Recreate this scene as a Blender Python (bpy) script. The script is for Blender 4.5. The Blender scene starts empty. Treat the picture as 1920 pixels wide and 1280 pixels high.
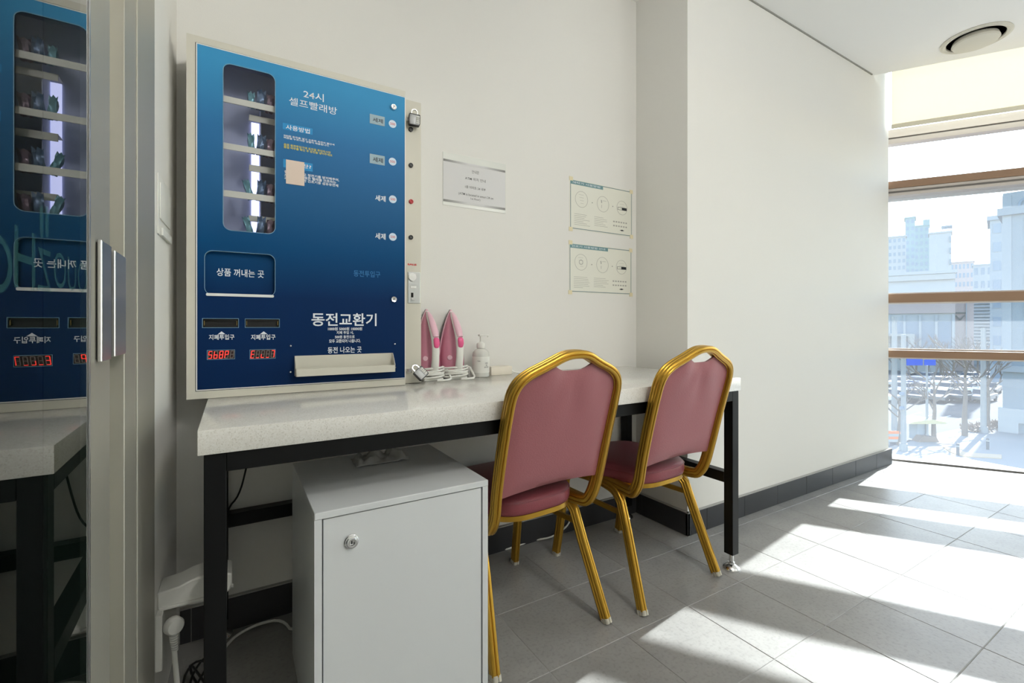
import bpy, bmesh, math, random
from mathutils import Vector, Matrix, noise
R = math.radians
random.seed(7)
SC = bpy.context.scene
COL = SC.collection

# ------------------------------------------------------------------ camera, sky, sun, added lamps, exposure
F_PX, CX, CY, TH = 869.48, 960.0, 609.0, R(31.124)
cam = bpy.data.cameras.new('camera')
cam.sensor_width = 36.0; cam.lens = 36.0 * F_PX / 1920.0
cam.shift_y = -(640.0 - CY) / 1920.0
cam.clip_start = 0.02; cam.clip_end = 2000
cam_o = bpy.data.objects.new('camera', cam); COL.objects.link(cam_o)
cam_o.location = (0, 0, 1.0); cam_o.rotation_euler = (R(90), 0, -TH)
SC.camera = cam_o

SC.view_settings.view_transform = 'Standard'; SC.view_settings.look = 'None'
SC.view_settings.gamma = 1.0; SC.view_settings.use_curve_mapping = False
SC.view_settings.exposure = 0.09
SUN_EL, SUN_AZ = R(36.5), math.atan2(0.991, 0.134)
SUN_STRENGTH, SKY_STRENGTH, FILL_GLOW = 14.0, 0.60, 34.0      # glow of the added fill globes built further down

wd = bpy.data.worlds.new('sky'); SC.world = wd; wd.use_nodes = True
nt = wd.node_tree; nt.nodes.clear()
sky = nt.nodes.new('ShaderNodeTexSky'); sky.sky_type = 'NISHITA'; sky.sun_disc = False
sky.sun_elevation = SUN_EL; sky.sun_rotation = SUN_AZ; sky.dust_density = 0.6; sky.air_density = 1.3
bg = nt.nodes.new('ShaderNodeBackground'); bg.inputs['Strength'].default_value = SKY_STRENGTH
wo = nt.nodes.new('ShaderNodeOutputWorld')
nt.links.new(sky.outputs[0], bg.inputs[0]); nt.links.new(bg.outputs[0], wo.inputs[0])

sl = bpy.data.lights.new('sun', 'SUN'); sl.energy = SUN_STRENGTH; sl.angle = R(0.6); sl.color = (1.0, 0.99, 0.97)
so = bpy.data.objects.new('sun', sl); COL.objects.link(so)
sv = Vector((math.sin(SUN_AZ) * math.cos(SUN_EL), math.cos(SUN_AZ) * math.cos(SUN_EL), math.sin(SUN_EL)))
so.rotation_euler = sv.to_track_quat('Z', 'Y').to_euler(); so.location = (8, 1, 8)
CEIL = 2.73
FILL_LAMPS = [(0.95, -0.35), (1.05, -1.3), (3.0, -2.3)]  # added lamps standing in for the unknown room lighting
# ------------------------------------------------------------------ photogrammetry helpers (room axes, metres)
FW = Vector((math.sin(TH), math.cos(TH))); RT = Vector((math.cos(TH), -math.sin(TH)))
def ray(u, v):
    a = (u - CX) / F_PX
    return Vector((FW.x + RT.x * a, FW.y + RT.y * a, (CY - v) / F_PX))
ORG = Vector((0, 0, 1.0))
def at_y(u, v, y):
    r = ray(u, v); return ORG + r * (y / r.y)
def at_x(u, v, x):
    r = ray(u, v); return ORG + r * (x / r.x)
def at_z(u, v, z):
    r = ray(u, v); return ORG + r * ((z - 1.0) / r.z)
def at_d(u, v, d):
    return ORG + ray(u, v) * d
# the glass wall: origin, direction along it, inward normal
W0 = Vector((4.175, 1.500)); WD = Vector((0.5446, -0.8387)); WN = Vector((-0.8387, -0.5446))
def W(s, off, z):
    p = W0 + WD * s + WN * off
    return Vector((p.x, p.y, z))
def at_w(u, v, off):
    r = ray(u, v); t = (WN.dot(W0) + off) / WN.dot(Vector((r.x, r.y))); return ORG + r * t
def w_s(p): return (Vector((p.x, p.y)) - W0).dot(WD)
# the sliding glass door plane (left): x = -0.2024 + 0.03 y
def DX(y, off=0.0): return -0.2024 + 0.03 * y + off
def door_y(u, off=0.0):
    r = ray(u, 609); t = (-0.2024 + off) / (r.x - 0.03 * r.y); return r.y * t

# the sliding leaf hangs very slightly out of line with the wall: x = -0.152 - 0.012 y
LA, LS = -0.152, -0.012
def LX(y, off=0.0): return LA + LS * y + off
def leaf_hit(u, v, off=0.0):
    r = ray(u, v); return ORG + r * ((LA + off) / (r.x - LS * r.y))
def leaf_y(u, off=0.0): return leaf_hit(u, 609, off).y

# ------------------------------------------------------------------ materials
def lin(c):
    c = c / 255.0
    return c / 12.92 if c <= 0.04045 else ((c + 0.055) / 1.055) ** 2.4
def rgb(r, g, b): return (lin(r), lin(g), lin(b), 1.0)
def mat(name, col, rough=0.5, metal=0.0, spec=0.5, var=0.0, scale=8.0, bump=0.0, bscale=60.0, emit=0.0, coat=0.0, trans=0.0, ior=1.45, alpha=1.0):
    m = bpy.data.materials.new(name); m.use_nodes = True
    n = m.node_tree.nodes; l = m.node_tree.links
    b = n['Principled BSDF']
    b.inputs['Base Color'].default_value = col; b.inputs['Roughness'].default_value = rough
    b.inputs['Metallic'].default_value = metal; b.inputs['Specular IOR Level'].default_value = spec
    b.inputs['IOR'].default_value = ior
    if coat: b.inputs['Coat Weight'].default_value = coat; b.inputs['Coat Roughness'].default_value = 0.1
    if trans: b.inputs['Transmission Weight'].default_value = trans
    if alpha < 1: b.inputs['Alpha'].default_value = alpha
    if emit: b.inputs['Emission Color'].default_value = col; b.inputs['Emission Strength'].default_value = emit
    tc = None
    if var or bump: tc = n.new('ShaderNodeTexCoord')
    if var:
        t = n.new('ShaderNodeTexNoise'); t.inputs['Scale'].default_value = scale; t.inputs['Detail'].default_value = 5
        l.new(tc.outputs['Object'], t.inputs['Vector'])
        mx = n.new('ShaderNodeMix'); mx.data_type = 'RGBA'
        mx.inputs['A'].default_value = tuple(max(0, c * (1 - var)) for c in col[:3]) + (1,)
        mx.inputs['B'].default_value = tuple(min(1, c * (1 + var)) for c in col[:3]) + (1,)
        l.new(t.outputs['Fac'], mx.inputs['Factor']); l.new(mx.outputs['Result'], b.inputs['Base Color'])
    if bump:
        t2 = n.new('ShaderNodeTexNoise'); t2.inputs['Scale'].default_value = bscale; t2.inputs['Detail'].default_value = 4
        l.new(tc.outputs['Object'], t2.inputs['Vector'])
        bp = n.new('ShaderNodeBump'); bp.inputs['Strength'].default_value = bump; bp.inputs['Distance'].default_value = 0.01
        l.new(t2.outputs['Fac'], bp.inputs['Height']); l.new(bp.outputs['Normal'], b.inputs['Normal'])
    return m

def glass_mat(name, tint=(1, 1, 1, 1), haze=0.0, boost=1.0, rough=0.0):
    """clear pane: both surfaces' Fresnel reflection put on the face the ray enters, the rest passes straight through"""
    m = bpy.data.materials.new(name); m.use_nodes = True
    n = m.node_tree.nodes; l = m.node_tree.links; n.clear()
    out = n.new('ShaderNodeOutputMaterial'); fr = n.new('ShaderNodeFresnel'); fr.inputs['IOR'].default_value = 1.5
    geo = n.new('ShaderNodeNewGeometry')
    def math_(op, a, b):
        k = n.new('ShaderNodeMath'); k.operation = op; k.use_clamp = False
        for i, v in enumerate((a, b)):
            if isinstance(v, (int, float)): k.inputs[i].default_value = v
            else: l.new(v, k.inputs[i])
        return k.outputs[0]
    two = math_('DIVIDE', math_('MULTIPLY', fr.outputs[0], 2.0 * boost), math_('ADD', fr.outputs[0], 1.0))
    fac = math_('MULTIPLY', two, math_('SUBTRACT', 1.0, geo.outputs['Backfacing']))
    fac = math_('MINIMUM', fac, 1.0)
    tr = n.new('ShaderNodeBsdfTransparent'); tr.inputs[0].default_value = tint
    gl = n.new('ShaderNodeBsdfGlossy'); gl.inputs['Roughness'].default_value = rough
    mx = n.new('ShaderNodeMixShader'); l.new(fac, mx.inputs[0]); l.new(tr.outputs[0], mx.inputs[1]); l.new(gl.outputs[0], mx.inputs[2])
    last = mx
    if haze:
        tl = n.new('ShaderNodeBsdfTranslucent'); tl.inputs[0].default_value = (0.9, 0.94, 1.0, 1)  # translucent veil imitating glare haze in front of the outdoor view
        m2 = n.new('ShaderNodeMixShader'); m2.inputs[0].default_value = haze
        l.new(mx.outputs[0], m2.inputs[1]); l.new(tl.outputs[0], m2.inputs[2]); last = m2
    l.new(last.outputs[0], out.inputs[0])
    return m

M = {}
M['wall'] = mat('wall_paint', rgb(225, 224, 219), 0.7, var=0.015, scale=2.0, bump=0.04, bscale=250)
M['ceil'] = mat('ceiling_paint', rgb(243, 243, 240), 0.8, var=0.01, scale=2.0)
M['shadow_gap'] = mat('shadow_gap_grey', rgb(150, 150, 142), 0.7)  # shade of the wall-ceiling joint put into a grey strip colour
def tile_mat(name, base, rough, var, bump):
    m = bpy.data.materials.new(name); m.use_nodes = True
    n = m.node_tree.nodes; l = m.node_tree.links; b = n['Principled BSDF']
    geo = n.new('ShaderNodeNewGeometry'); oi = n.new('ShaderNodeObjectInfo')
    t1 = n.new('ShaderNodeTexNoise'); t1.inputs['Scale'].default_value = 5; t1.inputs['Detail'].default_value = 7; t1.inputs['Roughness'].default_value = 0.62
    t2 = n.new('ShaderNodeTexNoise'); t2.inputs['Scale'].default_value = 90; t2.inputs['Detail'].default_value = 3
    l.new(geo.outputs['Position'], t1.inputs['Vector']); l.new(geo.outputs['Position'], t2.inputs['Vector'])
    r1 = n.new('ShaderNodeMapRange'); r1.inputs['From Min'].default_value = 0.3; r1.inputs['From Max'].default_value = 0.7
    r1.inputs['To Min'].default_value = 1 - var; r1.inputs['To Max'].default_value = 1 + var
    l.new(t1.outputs['Fac'], r1.inputs['Value'])
    r2 = n.new('ShaderNodeMapRange'); r2.inputs['From Min'].default_value = 0.28; r2.inputs['From Max'].default_value = 0.5
    r2.inputs['To Min'].default_value = 0.8; r2.inputs['To Max'].default_value = 1.0
    l.new(t2.outputs['Fac'], r2.inputs['Value'])
    r3 = n.new('ShaderNodeMapRange'); r3.inputs['To Min'].default_value = 0.93; r3.inputs['To Max'].default_value = 1.07
    l.new(oi.outputs['Random'], r3.inputs['Value'])
    k1 = n.new('ShaderNodeMath'); k1.operation = 'MULTIPLY'; l.new(r1.outputs[0], k1.inputs[0]); l.new(r2.outputs[0], k1.inputs[1])
    k2 = n.new('ShaderNodeMath'); k2.operation = 'MULTIPLY'; l.new(k1.outputs[0], k2.inputs[0]); l.new(r3.outputs[0], k2.inputs[1])
    vm = n.new('ShaderNodeVectorMath'); vm.operation = 'SCALE'; vm.inputs[0].default_value = base[:3]; l.new(k2.outputs[0], vm.inputs['Scale'])
    l.new(vm.outputs[0], b.inputs['Base Color']); b.inputs['Roughness'].default_value = rough
    bp = n.new('ShaderNodeBump'); bp.inputs['Strength'].default_value = bump; bp.inputs['Distance'].default_value = 0.004
    l.new(t2.outputs['Fac'], bp.inputs['Height']); l.new(bp.outputs['Normal'], b.inputs['Normal'])
    return m
M['tile'] = tile_mat('stone_tile', rgb(142, 141, 138), 0.36, 0.14, 0.05)
M['grout'] = mat('grout', rgb(146, 145, 142), 0.9)
M['base_tile'] = mat('skirting_tile', rgb(52, 52, 55), 0.4, var=0.12, scale=9)
M['base_grout'] = mat('skirting_grout', rgb(165, 164, 160), 0.8)
M['black_metal'] = mat('black_powder_coat', rgb(10, 11, 12), 0.4, spec=0.3, var=0.06)
def quartz():
    m = mat('speckled_quartz', rgb(218, 216, 208), 0.16, coat=0.2)
    n = m.node_tree.nodes; l = m.node_tree.links; b = n['Principled BSDF']
    tc = n.new('ShaderNodeTexCoord'); vo = n.new('ShaderNodeTexVoronoi'); vo.inputs['Scale'].default_value = 420
    l.new(tc.outputs['Object'], vo.inputs['Vector'])
    cr = n.new('ShaderNodeValToRGB'); e = cr.color_ramp.elements
    e[0].position = 0.0; e[0].color = rgb(204, 201, 192); e[1].position = 0.3; e[1].color = rgb(228, 226, 219)
    k = cr.color_ramp.elements.new(0.85); k.color = rgb(236, 235, 230)
    l.new(vo.outputs['Color'], cr.inputs['Fac']); l.new(cr.outputs[0], b.inputs['Base Color'])
    return m
M['quartz'] = quartz()
M['cream_metal'] = mat('cream_enamelled_steel', rgb(206, 203, 190), 0.45, var=0.01)
M['cream_dark'] = mat('cream_enamelled_shelf', rgb(196, 193, 180), 0.5)
M['seam'] = mat('dark_seam', rgb(22, 22, 24), 0.8)
M['white_edge'] = mat('white_edge_trim', rgb(226, 228, 226), 0.45)
def blue_panel(stops, zspan):
    m = bpy.data.materials.new('printed_blue_gradient'); m.use_nodes = True
    n = m.node_tree.nodes; l = m.node_tree.links; b = n['Principled BSDF']
    tc = n.new('ShaderNodeTexCoord'); sx = n.new('ShaderNodeSeparateXYZ'); l.new(tc.outputs['Object'], sx.inputs[0])
    mr = n.new('ShaderNodeMapRange'); mr.inputs['From Max'].default_value = zspan; l.new(sx.outputs['Z'], mr.inputs['Value'])
    cr = n.new('ShaderNodeValToRGB'); cr.color_ramp.elements[0].position = stops[0][0]; cr.color_ramp.elements[0].color = stops[0][1]
    cr.color_ramp.elements[1].position = stops[-1][0]; cr.color_ramp.elements[1].color = stops[-1][1]
    for p, c in stops[1:-1]:
        cr.color_ramp.elements.new(p).color = c
    l.new(mr.outputs[0], cr.inputs['Fac']); l.new(cr.outputs[0], b.inputs['Base Color'])
    b.inputs['Roughness'].default_value = 0.5; b.inputs['Specular IOR Level'].default_value = 0.12
    return m
M['blue'] = blue_panel([(0.0, rgb(0, 34, 76)), (0.30, rgb(0, 40, 86)), (0.46, rgb(0, 70, 118)), (0.62, rgb(34, 92, 140)), (0.80, rgb(48, 112, 164)), (1.0, rgb(62, 146, 196))], 1.0)
M['ink_white'] = mat('white_ink', rgb(226, 232, 238), 0.5)
M['ink_yellow'] = mat('yellow_ink', rgb(205, 196, 90), 0.5)
M['ink_cyan'] = mat('cyan_ink', rgb(0, 138, 200), 0.5)
M['ink_blue'] = mat('mid_blue_ink', rgb(30, 112, 170), 0.5)
M['ink_black'] = mat('black_ink', rgb(28, 34, 40), 0.6)
M['ink_grey'] = mat('grey_ink', rgb(96, 98, 96), 0.7)
M['ink_pale'] = mat('pale_grey_ink', rgb(166, 166, 158), 0.7)
M['ink_red'] = mat('red_ink', rgb(205, 40, 40), 0.5)
M['ink_teal'] = mat('teal_ink', rgb(112, 148, 152), 0.6)
M['ink_tealdark'] = mat('dark_teal_ink', rgb(96, 122, 126), 0.6)
M['label_grey'] = mat('grey_label', rgb(150, 175, 186), 0.5)
M['price_white'] = mat('price_sticker', rgb(205, 222, 236), 0.5)
M['beige_paper'] = mat('beige_paper', rgb(222, 204, 190), 0.7, var=0.04, scale=25)
M['paper'] = mat('white_paper', rgb(214, 214, 214), 0.7)
M['paper_cream'] = mat('laminated_sheet', rgb(226, 226, 214), 0.3, coat=0.5)
M['sleeve'] = mat('plastic_sleeve', rgb(222, 224, 218), 0.25, coat=0.4)
M['tape'] = mat('yellowed_tape', rgb(222, 212, 176), 0.35)
M['chrome'] = mat('chrome', (0.82, 0.82, 0.82, 1), 0.18, 1.0)
M['silver'] = mat('satin_silver', (0.46, 0.47, 0.46, 1), 0.36, 1.0)
M['zinc'] = mat('grey_zinc', (0.34, 0.35, 0.35, 1), 0.48, 0.8)
M['brass'] = mat('dull_brass', rgb(150, 128, 78), 0.35, 0.9)
M['dark_plastic'] = mat('black_plastic', rgb(18, 18, 20), 0.4)
M['slot'] = mat('slot_shadow', rgb(6, 6, 8), 0.8)
M['red_button'] = mat('red_button', rgb(190, 40, 48), 0.35)
M['led_red'] = mat('lit_segment', (1.0, 0.05, 0.04, 1), 0.5, emit=1.1)
M['led_off'] = mat('unlit_segment', rgb(120, 112, 108), 0.5)
M['led_back'] = mat('display_window', rgb(38, 8, 10), 0.3)
M['led_white'] = mat('white_led_strip', (0.66, 0.69, 1.0, 1), 0.5, emit=1.7)
M['cavity'] = mat('cavity_wall', rgb(172, 178, 200), 0.6)
M['packet'] = [mat('packet_teal', rgb(92, 134, 144), 0.3, 0.3), mat('packet_dark', rgb(84, 104, 130), 0.28, 0.3), mat('packet_maroon', rgb(124, 104, 116), 0.3, 0.2)]
M['clear'] = glass_mat('clear_acrylic', (0.97, 0.98, 1, 1), boost=0.3)
M['door_glass'] = glass_mat('tinted_door_glass', (0.42, 0.52, 0.50, 1), boost=1.0)
M['win_glass'] = glass_mat('facade_glass', (0.93, 0.96, 0.97, 1), haze=0.035)
M['steel'] = mat('brushed_steel', (0.45, 0.44, 0.385, 1), 0.52, 0.82, var=0.05, scale=3)
M['steel_light'] = mat('satin_handle_steel', (0.66, 0.66, 0.66, 1), 0.3, 0.95)
def decal_mat():
    m = bpy.data.materials.new('frosted_teal_decal'); m.use_nodes = True; n = m.node_tree.nodes; l = m.node_tree.links; n.clear()
    o = n.new('ShaderNodeOutputMaterial'); d = n.new('ShaderNodeBsdfDiffuse'); t = n.new('ShaderNodeBsdfTransparent'); x = n.new('ShaderNodeMixShader')
    d.inputs[0].default_value = rgb(84, 140, 140); x.inputs[0].default_value = 0.16
    l.new(t.outputs[0], x.inputs[1]); l.new(d.outputs[0], x.inputs[2]); l.new(x.outputs[0], o.inputs[0]); return m
M['teal_decal'] = decal_mat()
M['gold'] = mat('gold_anodised_aluminium', rgb(190, 148, 58), 0.32, 0.9, var=0.05, scale=20)
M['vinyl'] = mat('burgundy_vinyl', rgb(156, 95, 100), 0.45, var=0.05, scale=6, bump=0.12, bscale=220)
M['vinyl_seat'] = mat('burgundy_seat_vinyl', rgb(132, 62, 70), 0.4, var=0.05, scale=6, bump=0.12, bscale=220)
M['foot_cap'] = mat('nylon_foot_cap', rgb(190, 186, 172), 0.5)
M['cab_white'] = mat('white_melamine', rgb(214, 217, 218), 0.28, var=0.01)
M['white_plastic'] = mat('white_plastic', rgb(224, 224, 218), 0.4)
M['cable_white'] = mat('white_cable', rgb(226, 226, 220), 0.45)
M['cable_black'] = mat('black_cable', rgb(14, 14, 15), 0.5)
M['cloth'] = mat('grey_white_cloth', rgb(178, 178, 176), 0.9, bump=0.2, bscale=400)
M['pink'] = mat('pink_translucent_plastic', rgb(214, 142, 164), 0.25, coat=0.4, trans=0.1)
M['pink_pale'] = mat('pale_pink_plastic', rgb(230, 188, 202), 0.28, coat=0.4)
M['pink_hot'] = mat('hot_pink_plastic', rgb(224, 92, 142), 0.3)
M['bottle'] = mat('clear_bottle_plastic', rgb(246, 246, 240), 0.12, trans=0.4, ior=1.3)
M['blind'] = None
M['wood_bar'] = mat('tan_transom', rgb(150, 120, 96), 0.55, var=0.03)
M['white_alu'] = mat('white_aluminium', rgb(196, 188, 181), 0.4)
M['alu_shadow'] = mat('grey_gasket', rgb(120, 116, 112), 0.6)
def blind_mat():
    m = bpy.data.materials.new('cream_blind_fabric'); m.use_nodes = True
    n = m.node_tree.nodes; l = m.node_tree.links; n.clear()
    o = n.new('ShaderNodeOutputMaterial'); d = n.new('ShaderNodeBsdfDiffuse'); t = n.new('ShaderNodeBsdfTranslucent'); x = n.new('ShaderNodeMixShader')
    d.inputs[0].default_value = rgb(240, 238, 230); t.inputs[0].default_value = rgb(226, 219, 204)
    x.inputs[0].default_value = 0.55; l.new(d.outputs[0], x.inputs[1]); l.new(t.outputs[0], x.inputs[2]); l.new(x.outputs[0], o.inputs[0])
    return m
M['blind'] = blind_mat()

# ------------------------------------------------------------------ mesh building
class MB:
    def __init__(self): self.bm = bmesh.new()
    def box(self, x0, x1, y0, y1, z0, z1, bev=0.0, seg=1):
        r = bmesh.ops.create_cube(self.bm, size=1.0)['verts']
        for v in r:
            v.co = Vector((x0 + (v.co.x + .5) * (x1 - x0), y0 + (v.co.y + .5) * (y1 - y0), z0 + (v.co.z + .5) * (z1 - z0)))
        if bev:
            es = list({e for v in r for e in v.link_edges})
            bmesh.ops.bevel(self.bm, geom=es, offset=bev, segments=seg, profile=0.5, affect='EDGES')
        return self
    def prism(self, pts, vec, inset=0.0):
        """polygon (3-D points) extruded by vec"""
        vec = Vector(vec); a = [self.bm.verts.new(Vector(p)) for p in pts]; b = [self.bm.verts.new(Vector(p) + vec) for p in pts]
        n = len(a)
        self.bm.faces.new(a); self.bm.faces.new(b[::-1])
        for i in range(n): self.bm.faces.new((a[i], b[i], b[(i + 1) % n], a[(i + 1) % n]))
        return self
    def ring(self, outer, inner, vec):
        """two loops of equal length joined as a frame, extruded by vec"""
        vec = Vector(vec); L = [[self.bm.verts.new(Vector(p) + k) for p in lp] for k in (Vector(), vec) for lp in (outer, inner)]
        n = len(outer)
        for i in range(n):
            j = (i + 1) % n
            for a, b in ((0, 1), (1, 3), (3, 2), (2, 0)):
                self.bm.faces.new((L[a][i], L[a][j], L[b][j], L[b][i]))
        return self
    def cyl(self, p0, p1, r0, r1=None, seg=16, cap=True):
        return self.sweep([(math.cos(2 * math.pi * k / seg), math.sin(2 * math.pi * k / seg)) for k in range(seg)], [p0, p1], scales=[r0, r0 if r1 is None else r1], cap=cap)
    def tube(self, pts, r, seg=8):
        if not isinstance(r, (list, tuple)): r = [r] * len(pts)
        return self.sweep([(math.cos(2 * math.pi * k / seg), math.sin(2 * math.pi * k / seg)) for k in range(seg)], pts, scales=r)
    def sweep(self, prof, pts, ref=None, scales=None, closed=False, cap=True):
        pts = [Vector(p) for p in pts]; n = len(pts)
        tans = []
        for i in range(n):
            if closed: t = pts[(i + 1) % n] - pts[i - 1]
            elif i == 0: t = pts[1] - pts[0]
            elif i == n - 1: t = pts[-1] - pts[-2]
            else: t = (pts[i + 1] - pts[i]).normalized() + (pts[i] - pts[i - 1]).normalized()
            tans.append(t.normalized())
        if ref is None: ref = Vector((0, 0, 1)) if abs(tans[0].z) < 0.9 else Vector((0, 1, 0))
        nrm = (Vector(ref) - tans[0] * Vector(ref).dot(tans[0])).normalized()
        rings = []
        for i in range(n):
            if i:
                q = tans[i - 1].rotation_difference(tans[i]); nrm = q @ nrm
                nrm = (nrm - tans[i] * nrm.dot(tans[i])).normalized()
            bi = tans[i].cross(nrm); s = scales[i] if scales else 1.0
            rings.append([self.bm.verts.new(pts[i] + (bi * a + nrm * b) * s) for a, b in prof])
        m = len(prof)
        for i in range(n if closed else n - 1):
            A, B = rings[i], rings[(i + 1) % n]
            for k in range(m): self.bm.faces.new((A[k], A[(k + 1) % m], B[(k + 1) % m], B[k]))
        if cap and not closed:
            self.bm.faces.new(rings[0][::-1]); self.bm.faces.new(rings[-1])
        return self
    def lathe(self, prof, c, axis=(0, 0, 1), seg=24, xdir=None):
        """prof: (radius, height) list"""
        ax = Vector(axis).normalized(); c = Vector(c)
        x = Vector(xdir) if xdir else (Vector((1, 0, 0)) if abs(ax.x) < 0.9 else Vector((0, 1, 0)))
        x = (x - ax * x.dot(ax)).normalized(); y = ax.cross(x); rings = []
        for r, h in prof:
            if r < 1e-6: rings.append([self.bm.verts.new(c + ax * h)])
            else: rings.append([self.bm.verts.new(c + ax * h + (x * math.cos(2 * math.pi * k / seg) + y * math.sin(2 * math.pi * k / seg)) * r) for k in range(seg)])
        for A, B in zip(rings, rings[1:]):
            for k in range(seg):
                a0, a1 = A[k % len(A)], A[(k + 1) % len(A)]; b0, b1 = B[k % len(B)], B[(k + 1) % len(B)]
                f = [a0, a1, b1, b0]; g = []
                for v in f:
                    if v not in g: g.append(v)
                if len(g) > 2: self.bm.faces.new(g)
        for A, flip in ((rings[0], True), (rings[-1], False)):
            if len(A) > 2: self.bm.faces.new(A[::-1] if flip else A)
        return self
    def map(self, fn):
        for v in self.bm.verts: v.co = fn(v.co)
        return self
    def build(self, name, material, parent=None, loc=None, local=False, smooth=False, sharp=35, bev=0.0, bseg=2, sub=0):
        bm = self.bm
        bmesh.ops.recalc_face_normals(bm, faces=bm.faces)
        me = bpy.data.meshes.new(name); bm.to_mesh(me); bm.free()
        if isinstance(material, (list, tuple)):
            for m in material: me.materials.append(m)
        else: me.materials.append(material)
        o = bpy.data.objects.new(name, me); COL.objects.link(o)
        off = Vector(loc) if loc is not None else (root_loc(parent) if parent is not None else Vector())
        if not local: me.transform(Matrix.Translation(-off))
        if parent is not None: o.parent = parent
        elif loc is not None: o.location = loc
        if smooth or bev or sub:
            for p in me.polygons: p.use_smooth = True
            me.set_sharp_from_angle(angle=R(sharp))
        if bev:
            b = o.modifiers.new('bevel', 'BEVEL'); b.width = bev; b.segments = bseg; b.limit_method = 'ANGLE'; b.angle_limit = R(40)
        if sub:
            s = o.modifiers.new('subdivision', 'SUBSURF'); s.levels = sub; s.render_levels = sub
        return o
def root_loc(o):
    v = Vector()
    while o is not None: v = v + o.location; o = o.parent
    return v
def tag(o, label=None, cat=None, group=None, kind=None):
    if label: o['label'] = label
    if cat: o['category'] = cat
    if group: o['group'] = group
    if kind: o['kind'] = kind
    return o
def thing(name, label, cat, loc=(0, 0, 0), rz=0.0, group=None):
    o = bpy.data.objects.new(name, None); COL.objects.link(o); o.location = loc; o.rotation_euler = (0, 0, rz); o.empty_display_size = 0.05
    return tag(o, label, cat, group)
KIDS = {}
def copy_tree(o, parent=None):
    c = o.copy(); COL.objects.link(c); c.parent = parent
    for ch in list(o.children): copy_tree(ch, c)
    return c
def structure(o): o['kind'] = 'structure'; return o
def stuff(o): o['kind'] = 'stuff'; return o
def rrect(x0, x1, z0, z1, r, k=6):
    pts = []
    for cx, cz, a0 in ((x1 - r, z1 - r, 0), (x0 + r, z1 - r, 90), (x0 + r, z0 + r, 180), (x1 - r, z0 + r, 270)):
        for i in range(k + 1):
            a = R(a0 + 90 * i / k); pts.append((cx + r * math.cos(a), cz + r * math.sin(a)))
    return pts

def smooth_path(pts, it=2, closed=False):
    pts = [Vector(p) for p in pts]
    for _ in range(it):
        q = [] if closed else [pts[0]]
        rng = range(len(pts)) if closed else range(len(pts) - 1)
        for i in rng:
            a, b = pts[i], pts[(i + 1) % len(pts)]
            q += [a * .75 + b * .25, a * .25 + b * .75]
        if not closed: q.append(pts[-1])
        pts = q
    return pts

# lettering: flat glyph outlines fitted into a box on a vertical plane facing -y (x0..x1, z0..z1 at depth y)
def glyphs(body, bold=0.0, space=1.0, line=1.0, align='CENTER'):
    c = bpy.data.curves.new('lettering', 'FONT'); c.body = body; c.offset = bold; c.align_x = align
    c.space_character = space; c.space_line = line; c.resolution_u = 3
    o = bpy.data.objects.new('lettering', c); COL.objects.link(o)
    bpy.context.view_layer.update()
    me = bpy.data.meshes.new_from_object(o.evaluated_get(bpy.context.evaluated_depsgraph_get()))
    bpy.data.objects.remove(o); bpy.data.curves.remove(c)
    return me
def letter(name, body, x0, x1, z0, z1, y, material, parent, bold=0.0, space=1.0, line=1.0, align='CENTER', fn=None, shear=0.0):
    me = glyphs(body, bold, space, line, align)
    xs = [v.co.x for v in me.vertices]; ys = [v.co.y for v in me.vertices]
    ax, bx, ay, by = min(xs), max(xs), min(ys), max(ys)
    off = root_loc(parent)
    for v in me.vertices:
        x = x0 + (v.co.x - ax) / (bx - ax) * (x1 - x0); z = z0 + (v.co.y - ay) / (by - ay) * (z1 - z0)
        p = Vector((x, y, z)) if fn is None else fn(x, z)
        v.co = p - off
    me.name = name; me.materials.clear(); me.materials.append(material)
    o = bpy.data.objects.new(name, me); COL.objects.link(o); o.parent = parent
    return o
def px_letter(name, body, uL, vTL, uR, vBR, y, material, parent, **k):
    """box from the top-left and bottom-right corner as seen on the plane y"""
    a = at_y(uL, vTL, y); b = at_y(uR, vBR, y)
    return letter(name, body, a.x, b.x, b.z, a.z, y, material, parent, **k)

# ------------------------------------------------------------------ room shell
YB, YB2, XP = 1.785, 1.457, 1.855       # back wall, projecting wall, its return
GAP = 0.0022
def flat(name, pts, vec, m): return structure(MB().prism(pts, vec).build(name, m))
floor_poly = [(-0.35, 2.2, 0)] + [W(-0.85, -0.12, 0), W(6.5, -0.12, 0), Vector((W(6.5, -0.12, 0).x, -4.2, 0)), Vector((-0.35, -4.2, 0))]
floor = flat('floor', [Vector(p) - Vector((0, 0, 0.0012)) for p in floor_poly], (0, 0, -0.2), M['grout'])
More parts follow.
